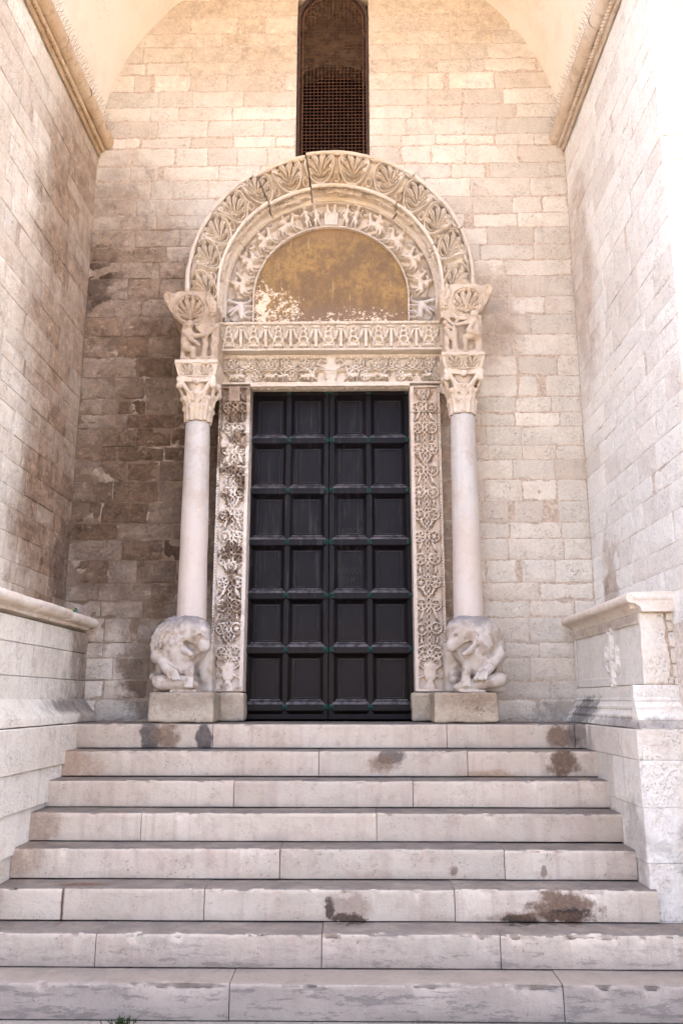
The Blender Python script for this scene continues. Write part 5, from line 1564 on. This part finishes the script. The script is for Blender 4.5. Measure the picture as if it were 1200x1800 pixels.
# ------------------------------------------------------------------ columns
def column(sgn, x, lean, zc0, lb, dz, cmat):
    """zc0: top of the shaft"""
    y = -.33
    t = empty('portal_column', (x, y, .88), lb, 'column')
    nz, nt = 60, 40
    G = np.zeros((nz, nt, 3))
    th = np.linspace(0, 2 * math.pi, nt, endpoint=False)
    for i in range(nz):
        s_ = i / (nz - 1)
        z = .86 + (zc0 - .86) * s_
        rr = .131 - .017 * s_ + .002 * vnoise(s_ * 9, 0, 0, 3) + .0025 * fbm(np.cos(th) * 2, np.sin(th) * 2, z * 3, 4, 3)
        rr = rr * (1 - .10 * np.clip((s_ - .985) / .015, 0, 1)) - (.010 * np.clip(fbm(np.cos(th) * 3, np.sin(th) * 3, 7, 6, 2), 0, 1) if s_ > .94 else 0)
        G[i, :, 0] = x + lean * (1 - s_) + rr * np.cos(th); G[i, :, 1] = y + rr * np.sin(th); G[i, :, 2] = z
    o_ = grid_obj('shaft', G, M['shaft'], t, 60, wrap=True)
    endcap_ring(o_, nz, nt)
    # Corinthian capital
    H = .40
    z0 = zc0 - .005
    g = SDF((-.25, -.25, -.01), (.25, .25, H + .012), .0066)
    rad = np.hypot(g.X, g.Y)
    def bell(z): return .100 + .045 * np.clip(z / H, 0, 1) ** 2
    g.F = np.maximum((rad - bell(g.Z)) * .9, np.maximum(-g.Z, g.Z - H)).astype(np.float32)
    def leaf(a, z0_, h, w, out):
        ca, sa = math.cos(a), math.sin(a)
        def pt(s_, tw, lift=0.0):
            z = z0_ + h * min(s_, .93) - (.03 * (s_ - .93) / .07 if s_ > .93 else 0)
            r_ = float(bell(np.float64(z))) + .010 + out * s_ ** 3 + lift - abs(tw) * .25
            return (r_ * ca - tw * sa, r_ * sa + tw * ca, z)
        for s0, s1 in ((0, .3), (.3, .6), (.6, .85), (.85, .96), (.96, 1.0)):
            g.cap(pt(s0, 0, .006), pt(s1, 0, .006), .015, .014, .004)
        for s_ in (.04, .22, .40, .58, .75):
            ww = w * (.65 + .35 * math.sin(math.pi * min(1, s_ * 1.25)))
            for sx in (-1, 1):
                g.cap(pt(s_, sx * .010), pt(min(.95, s_ + .20), sx * ww), .017, .013, .004)
                g.cap(pt(s_ + .06, sx * .010), pt(min(.93, s_ + .13), sx * ww * .55, .008), .012, .009, .003)
        g.cap(pt(.9, -w * .35), pt(.9, w * .35), .016, .016, .006)
    for q_ in range(8): leaf(math.pi / 8 + q_ * math.pi / 4, .0, .15, .035, .020)
    for q_ in range(4): leaf(math.pi / 4 + q_ * math.pi / 2, .01, .235, .052, .042)
    for q_ in range(4): leaf(q_ * math.pi / 2, .01, .27, .056, .036)
    for q_ in range(4):                                   # stalks and volutes to the corners, bosses between
        a = q_ * math.pi / 2
        for sx in (-1, 1):
            b_ = a + sx * math.pi / 4
            g.cap((.145 * math.cos(a + sx * .28), .145 * math.sin(a + sx * .28), .225), (.215 * math.cos(b_ - sx * .10), .215 * math.sin(b_ - sx * .10), .345), .014, .022, .006)
            g.cap((.14 * math.cos(a + sx * .42), .14 * math.sin(a + sx * .42), .20), (.20 * math.cos(b_ - sx * .12), .20 * math.sin(b_ - sx * .12), .325), .012, .014, .004)
        b_ = a + math.pi / 4
        g.cap((.222 * math.cos(b_), .222 * math.sin(b_), .315), (.215 * math.cos(b_), .215 * math.sin(b_), .345), .032, .026, .008)
        g.cap((.165 * math.cos(a), .165 * math.sin(a), .355), (.165 * math.cos(a), .165 * math.sin(a), .36), .034, .032, .005)
    ab = g.d_box(-.182, .182, -.182, .182, .352, H, rd=.008)
    for q_ in range(4):
        a = q_ * math.pi / 2
        ab = np.maximum(ab, .36 - np.hypot(g.X - .515 * math.cos(a), g.Y - .515 * math.sin(a)))
    g.F = g.smin(g.F, ab.astype(np.float32), .006)
    g.rough(.005, 24, 71 + sgn)
    g.build('capital', M['capital'], t, (x, y, z0))
    # impost block with two palmettes
    zi = z0 + H
    hf = HF(-.20, .20, 0, .155, .0048, -.012)
    hf.rect(-.2, .2, .125, .155, 0); hf.rect(-.2, .2, 0, .012, 0)
    for sx in (-1, 1):
        hf.palmette((sx * .088, .062), .078, .066, 0, 6, .004, True, 0)
        hf.hole((sx * .088 - .09, .09), .005, .02)
    wear(hf, .004, 75)
    for k_ in range(2): hf.hole((-.01 + k_ * .02, .1), .005, .02)
    def pl(U, V, Hh):
        s_ = .84 + .16 * np.clip(V / .12, 0, 1)
        return np.stack([x + U * s_, y - .20 * s_ - Hh * 1.2, zi + V], -1)
    def bk(U, V):
        s_ = .84 + .16 * np.clip(V / .12, 0, 1)
        return np.stack([x + U * s_, np.full_like(U, .02), zi + V], -1)
    relief_slab('impost_block', hf, pl, bk, M['capital'], t)
    # console block with a figure grasping a tree
    zf = zi + .155
    ht = .395
    g = SDF((-.23, -.34, -.02), (.24, .40, ht + .03), .0085)
    g.box(-.165, .19, -.13, .36, .0, ht, rd=.02)
    c = g.d_box(-.12, .12, -.30, -.085, .045, ht - .03, rd=.03)
    g.cut(c, .012)
    m_ = 1 if sgn < 0 else -1
    def q(a, b, d): return (m_ * a if sgn > 0 else a, d, b)
    yf = -.125
    if sgn < 0:
        g.cap(q(-.085, .36, yf - .03), q(-.08, .365, yf - .035), .038, .036, .012)      # head
        g.cap(q(-.105, .29, yf), q(-.10, .15, yf), .05, .055, .02)                       # torso
        g.cap(q(-.125, .285, yf - .03), q(-.055, .20, yf - .06), .026, .021, .012); g.cap(q(-.055, .20, yf - .06), q(.02, .145, yf - .05), .021, .019, .012)
        g.cap(q(-.07, .28, yf - .03), q(-.02, .235, yf - .05), .024, .02, .012); g.cap(q(-.02, .235, yf - .05), q(.06, .245, yf - .05), .02, .018, .012)
        g.cap(q(-.11, .13, yf - .01), q(-.035, .105, yf - .05), .038, .03, .015); g.cap(q(-.035, .105, yf - .05), q(-.035, .03, yf - .03), .026, .022, .012)
        g.cap(q(.065, .25, yf), q(.06, .02, yf), .028, .03, .012)                        # trunk
        for k_ in range(7):
            a = -.75 + k_ * .25
            g.cap(q(.065, .25, yf), q(.075 + .13 * math.sin(a), .25 + .125 * math.cos(a), yf - .01), .012, .017, .006)
        g.cap(q(-.12, .02, yf), q(.1, .025, yf - .01), .022, .022, .012)
    else:
        g.cap(q(-.115, .385, yf - .04), q(-.11, .39, yf - .045), .038, .036, .012)
        g.cap(q(-.12, .32, yf), q(-.125, .20, yf), .045, .05, .02)
        g.cap(q(-.11, .315, yf - .03), q(-.02, .285, yf - .05), .025, .02, .012); g.cap(q(-.02, .285, yf - .05), q(.06, .275, yf - .04), .02, .018, .012)
        g.cap(q(-.075, .34, yf - .02), q(.06, .36, yf - .02), .022, .018, .012)
        g.cap(q(-.115, .18, yf - .01), q(-.02, .14, yf - .05), .038, .029, .015); g.cap(q(-.02, .14, yf - .05), q(-.02, .03, yf - .03), .026, .022, .012)
        g.cap(q(-.10, .30, yf - .05), q(-.05, .20, yf - .06), .02, .03, .01); g.cap(q(-.05, .20, yf - .06), q(-.14, .18, yf - .05), .028, .02, .01)
        g.cap(q(.065, .26, yf), q(.07, .02, yf), .026, .03, .012)
        for (b1, c1) in ((.15, .36), (.16, .31), (.155, .25), (.13, .20), (.02, .36)):
            g.cap(q(.07, c1 - .07, yf), q(b1, c1, yf - .01), .014, .02, .008)
        g.cap(q(-.10, .015, yf), q(.14, .02, yf - .01), .022, .022, .012)
    g.rough(.013, 19, 81 + sgn)
    g.build('figure_block', cmat, t, (x, y - .02, zf))
    return t
def endcap_ring(o_, nz, nt):
    import bmesh
    bm = bmesh.new(); bm.from_mesh(o_.data); bm.verts.ensure_lookup_table()
    bm.faces.new([bm.verts[i] for i in range(nt)][::-1]); bm.faces.new([bm.verts[(nz - 1) * nt + i] for i in range(nt)])
    bm.to_mesh(o_.data); bm.free()
column(-1, -1.215, .012, 2.72, 'left white marble column on a lion, leafy capital and figure block above', 0, M['console'])
column(1, 1.255, -.008, 2.78, 'right white marble column on a lion, leafy capital and figure block above', 0, M['console_pale'])

# ------------------------------------------------------------------ lions
def lion(sgn, x, lb):
    t = empty('lion_statue', (x, -.36, .25), lb, 'statue')
    g = SDF((-.34, -.36, -.02), (.32, .36, .72), .0078)
    g.cap((-.02, .30, .34), (-.02, -.02, .37), .20, .19, .05)                         # trunk running back to the wall
    g.ell((-.02, -.02, .455), (.238, .19, .205), .05)                                # mane over neck and shoulders
    g.cap((-.05, -.08, .30), (-.02, -.10, .21), .12, .09, .05)                        # chest
    # locks of the mane, row below row
    rnd = random.Random(5 + sgn)
    for row in range(6 if sgn < 0 else 0):
        for q in range(11):
            th = R(-78 + q * 19 + (row % 2) * 9.5 - 20)
            ph = R(8 + row * 15)
            d = (math.sin(th) * math.cos(ph), -math.sin(ph), math.cos(th) * math.cos(ph))
            p = Vector((-.035 + .222 * d[0] * -1, -.02 + .19 * d[1], .445 + .205 * d[2]))
            if p.x > .045 or p.z < .31: continue
            dn = Vector((-.45 + rnd.uniform(-.3, .3) * 1.0, -.15, -1.0)).normalized() if p.x < -.02 else Vector((-.2, -.2, -1)).normalized()
            g.cap(p, p + dn * .040, .023, .017, .007)
    # head turned to the door and bowed down (points swung about the skull)
    def hd(x_, y_, z_, a_=R(-16)):
        dx, dz = x_ - .09, z_ - .50
        return (.09 + dx * math.cos(a_) + dz * -math.sin(a_) * 1.0, y_, .50 + dx * math.sin(a_) + dz * math.cos(a_))
    g.ell((.090, -.10, .500), (.152, .125, .145), .05)
    g.cap(hd(.160, -.16, .48), hd(.226, -.185, .425), .084, .058, .04)                # muzzle
    g.cap(hd(.232, -.205, .425), hd(.240, -.21, .41), .034, .030, .025)               # nose
    g.cap(hd(.02, -.18, .405), hd(.085, -.205, .345), .050, .034, .02)                # lower jaw
    g.cap(hd(.085, -.205, .345), hd(.150, -.205, .325), .032, .022, .015)
    g.cap(hd(.115, -.225, .535), hd(.185, -.228, .505), .020, .018, .03)              # brow
    g.cap((.0, -.185, .555), (-.02, -.19, .515), .028, .020, .014)                    # ear
    for (mx, mz, mr) in ((.075, .402, .022), (.110, .390, .026), (.145, .378, .026), (.18, .366, .022)):
        p_ = hd(mx, 0, mz)
        g.cut(g.d_cap((p_[0], -.40, p_[2]), (p_[0], -.16, p_[2]), mr), .010)          # open mouth
    p_ = hd(.175, 0, .495)
    g.cut(g.d_cap((p_[0], -.30, p_[2]), (p_[0], -.225, p_[2]), .010), .014)           # worn eye
    # near fore leg
    g.cap((-.205, -.04, .42), (-.215, -.10, .305), .068, .052, .04)
    g.cap((-.215, -.10, .305), (-.10, -.205, .195), .052, .040, .02)
    g.cap((-.10, -.205, .195), (-.04, -.235, .150), .044, .046, .02)
    for k_ in range(4):
        a = k_ - 1.5
        g.cap((-.045 + a * .022, -.255, .155), (-.022 + a * .027, -.268, .108), .019, .016, .006)
    # far fore leg
    g.cap((.055, -.09, .27), (.082, -.165, .17), .052, .038, .03); g.cap((.082, -.165, .17), (.088, -.195, .085), .038, .04, .02)
    for k_ in range(3): g.cap((.068 + k_ * .022, -.21, .10), (.066 + k_ * .026, -.235, .05), .017, .014, .006)
    # hind paw and haunch
    g.cap((-.19, .12, .26), (-.225, .05, .15), .09, .045, .04); g.cap((-.225, .05, .15), (-.265, -.02, .135), .036, .033, .02)
    g.cap((.13, .12, .26), (.17, .06, .12), .08, .05, .04)
    # the stone block left standing behind
    g.box(.045, .238, .06, .36, .0, .42, rd=.02, k=.02)
    g.box(-.275, .23, .04, .36, .0, .13, rd=.02, k=.02)
    if sgn > 0: g.F = g.F + (.007 * fbm(g.X * 30, g.Y * 30, g.Z * 30, 12, 2) * np.clip((.06 - g.X) / .06, 0, 1)).astype(np.float32)
    g.rough(.011, 17, 90 + sgn)
    g.build('lion_body', M['lion'], t, (x, -.36, .25), mirror=sgn > 0)
    # the creature under its paws
    p = SDF((-.27, -.32, -.02), (.24, .10, .20), .0078)
    if sgn < 0:
        p.cap((-.165, -.17, .085), (.055, -.165, .082), .064, .060, .02)
        p.cap((.055, -.165, .082), (.12, -.15, .06), .05, .035, .03); p.cap((-.165, -.17, .085), (-.20, -.16, .10), .04, .03, .02)
        p.cap((-.215, -.06, .05), (-.20, -.10, .02), .025, .02, .01)
    else:
        p.cap((-.20, -.15, .105), (.10, -.18, .055), .062, .045, .02); p.cap((.10, -.18, .055), (.165, -.17, .04), .045, .028, .02)
        p.cap((-.20, -.15, .105), (-.235, -.13, .12), .045, .03, .02)
        p.cap((-.21, .0, .20 - .02), (-.20, -.02, .14), .03, .03, .02)
    p.box(-.07, .155, -.22, .06, .0, .022, rd=.006, k=.01)
    p.rough(.006, 24, 97)
    p.build('prey_body', M['lion'], t, (x, -.36, .25), mirror=sgn > 0)
lion(-1, -1.245, 'weathered stone lion under the left column, head bent towards the door')
lion(1, 1.268, 'paler stone lion under the right column, head bent towards the door')

# ------------------------------------------------------------------ window above the arch
win = empty('arched_window', (.03, .2, 5.4), 'tall round-arched window with rusty iron grille above the portal', 'window')
cxw, rw = (WX0 + WX1) / 2, (WX1 - WX0) / 2
def wline(ins, n_=24):
    r_ = rw - ins
    return [(cxw - r_, WZ0)] + [(cxw + r_ * math.cos(math.pi - math.pi * i / n_), WZC + r_ * math.sin(math.pi - math.pi * i / n_)) for i in range(n_ + 1)] + [(cxw + r_, WZ0)]
L0 = wline(0)
G = np.zeros((len(L0), 2, 3))
for i, (x, z) in enumerate(L0): G[i, 0] = (x, -.003, z); G[i, 1] = (x, .62, z)
grid_obj('reveal', G, M['reveal'], win, 40)
mb = MB()                                    # iron frame
La, Lb = wline(.006), wline(.032)
for (a, b) in zip(zip(La[:-1], Lb[:-1]), zip(La[1:], Lb[1:])):
    mb.add([(a[0][0], .02, a[0][1]), (a[1][0], .02, a[1][1]), (b[1][0], .02, b[1][1]), (b[0][0], .02, b[0][1]), (a[1][0], .06, a[1][1]), (b[1][0], .06, b[1][1])], [(0, 1, 2, 3), (1, 4, 5, 2)])
mb.build('iron_frame', M['rust_dark'], win)
mb = MB()
Lc, Ld = wline(.060), wline(.074)
for a, b in zip(zip(Lc[:-1], Ld[:-1]), zip(Lc[1:], Ld[1:])):
    mb.rod((a[0][0], .05, a[0][1]), (b[0][0], .05, b[0][1]), .008, 5)
mb.build('inner_frame_bar', M['rust'], win)
mb = MB()
px = .0405
for i in range(-9, 10):
    x = cxw + i * px
    h_ = math.sqrt(max(0, (rw - .03) ** 2 - (x - cxw) ** 2))
    if abs(x - cxw) < rw - .03: mb.rod((x, .045, WZ0), (x, .045, WZC + h_), .0032, 4)
for i in range(60):
    z = WZ0 + .03 + i * px
    if z > WZC + rw - .04: break
    h_ = rw - .03 if z < WZC else math.sqrt(max(0, (rw - .03) ** 2 - (z - WZC) ** 2))
    mb.rod((cxw - h_, .053, z), (cxw + h_, .053, z), .0032, 4)
o_ = mb.build('grille_bars', M['rust'], win); o_['kind'] = 'stuff'
# masonry lunette with a low segmental opening, dark interior beyond
ly = .42
def seg(x): return 7.20 - .0 + .13 * (1 - ((x - cxw) / rw) ** 2) - .06
n_ = 20
mb = MB()
xs_ = [WX0 - .02 + (WX1 - WX0 + .04) * i / n_ for i in range(n_ + 1)]
mb.v = [(x, ly, seg(x)) for x in xs_] + [(x, ly, 8.1) for x in xs_] + [(x, ly + .2, seg(x)) for x in xs_]
for i in range(n_):
    mb.f.append((i, i + 1, n_ + 2 + i, n_ + 1 + i)); mb.f.append((i, i + 1, 2 * n_ + 3 + i, 2 * n_ + 2 + i))
mb.build('lunette', M['lunette'], win)
mb = MB(); mb.box(WX0 - .02, WX1 + .02, ly + .25, ly + 1.2, 5.2, 8.2); mb.build('dark_interior', M['void'], win)

# ------------------------------------------------------------------ small things
def arcpt(deg, r, y): return (AX + r * math.cos(R(deg)), y, AZ + r * math.sin(R(deg)))
def archspikes(a0, a1, n_, lb):
    spikes('bird_spike_strip', [arcpt(a0 + (a1 - a0) * i / 6, 1.412, -.2) for i in range(7)], lambda p: (p[0] - AX, -.05, p[2] - AZ), lb, n_, .13)
archspikes(140, 112, 12, 'thin bird spikes on the left shoulder of the outer arch')
archspikes(66, 47, 9, 'thin bird spikes on the upper right shoulder of the outer arch')
archspikes(43, 33, 6, 'thin bird spikes on the lower right flank of the outer arch')
spikes('bird_spike_strip', [(1.43, -.25, 4.04), (1.54, -.25, 4.02)], lambda p: (0, 0, 1), 'small tuft of bird spikes on the right springer stone', 5, .11)

def twigs(x, z, lb, n_, spread):
    mb = MB()
    for i in range(n_):
        p = Vector((x + random.uniform(-spread, spread), random.uniform(-.25, -.1), z))
        for k_ in range(3):
            q_ = p + Vector((random.uniform(-.07, .07), random.uniform(-.03, .03), random.uniform(.01, .06)))
            mb.rod(p, q_, .003, 3, .0022); p = q_
    o_ = mb.build('dry_twigs', M['twig']); tag(o_, lb, 'twigs', None, 'stuff')
twigs(-.22, 5.50, 'dry twigs caught at the left foot of the window grille', 12, .12)
twigs(.40, 5.50, 'dry twigs caught at the right foot of the window grille', 12, .09)

# crumpled wrapper on the left bench rail
t = empty('snack_wrapper', (-2.33, -.13, .93), 'crumpled yellow and green wrapper in the corner of the left bench', 'litter')
for (nm, mt, ox, s_) in (('yellow_half', M['wrapper_yellow'], -.018, 1), ('green_half', M['wrapper_green'], .02, .9)):
    g = SDF((-.06, -.06, -.01), (.06, .06, .10), .005)
    g.ell((0, 0, .038), (.022 * s_, .018, .040 * s_), .01)
    g.rough(.018, 40, int(ox * 1000) + 50)
    g.build(nm, mt, t, (-2.33 + ox, -.13, .93))
g = SDF((-.06, -.06, -.01), (.06, .06, .07), .005)
g.ell((0, 0, .024), (.020, .018, .022), .01); g.cap((.0, 0, .03), (-.025, 0, .045), .008, .004, .01); g.rough(.010, 45, 9)
o_ = g.build('white_scrap', M['scrap'], None, (-1.49, -.30, 3.962)); tag(o_, 'small white scrap lying on the left springer stone', 'litter')

# tuft of grass at the foot of the lowest step
mb = MB()
for i in range(46):
    b = Vector((-1.05 + random.gauss(0, .035), -2.56 + random.uniform(-.03, .02), GZ))
    d = Vector((random.gauss(0, .5), random.uniform(-.7, .1), 1)).normalized() * random.uniform(.02, .055)
    m_ = b + d * .6; e = b + d + Vector((random.gauss(0, .012), random.gauss(0, .012), -.004))
    w_ = Vector((random.uniform(-1, 1), random.uniform(-1, 1), 0)).normalized() * .004
    mb.add([b - w_, b + w_, m_ + w_, m_ - w_, e], [(0, 1, 2, 3), (3, 2, 4)])
o_ = mb.build('grass_tuft', M['grass']); tag(o_, 'small dark grass tuft at the foot of the lowest step', 'plant')

# worn carved inscription on the left wall, drawn as flat dark strokes
for i, (txt, z, y) in enumerate((('FCOMMENI', 1.565, -1.12), ('DEAUT', 1.475, -1.08))):
    cu = bpy.data.curves.new('inscription', 'FONT'); cu.body = txt; cu.size = .085; cu.extrude = .0006
    tmp = bpy.data.objects.new('tmp', cu); C.objects.link(tmp)
    bpy.context.view_layer.update()
    me = bpy.data.meshes.new_from_object(tmp.evaluated_get(bpy.context.evaluated_depsgraph_get()))
    bpy.data.objects.remove(tmp)
    co = np.zeros(len(me.vertices) * 3); me.vertices.foreach_get('co', co); co = co.reshape(-1, 3)
    new = np.stack([-HW + .0105 + co[:, 2], y + co[:, 0] * .62, z + co[:, 1]], -1)
    me.vertices.foreach_set('co', new.ravel()); me.update()
    me.materials.clear()
    link('worn_lettering', me, M['inscription'], left_wall)
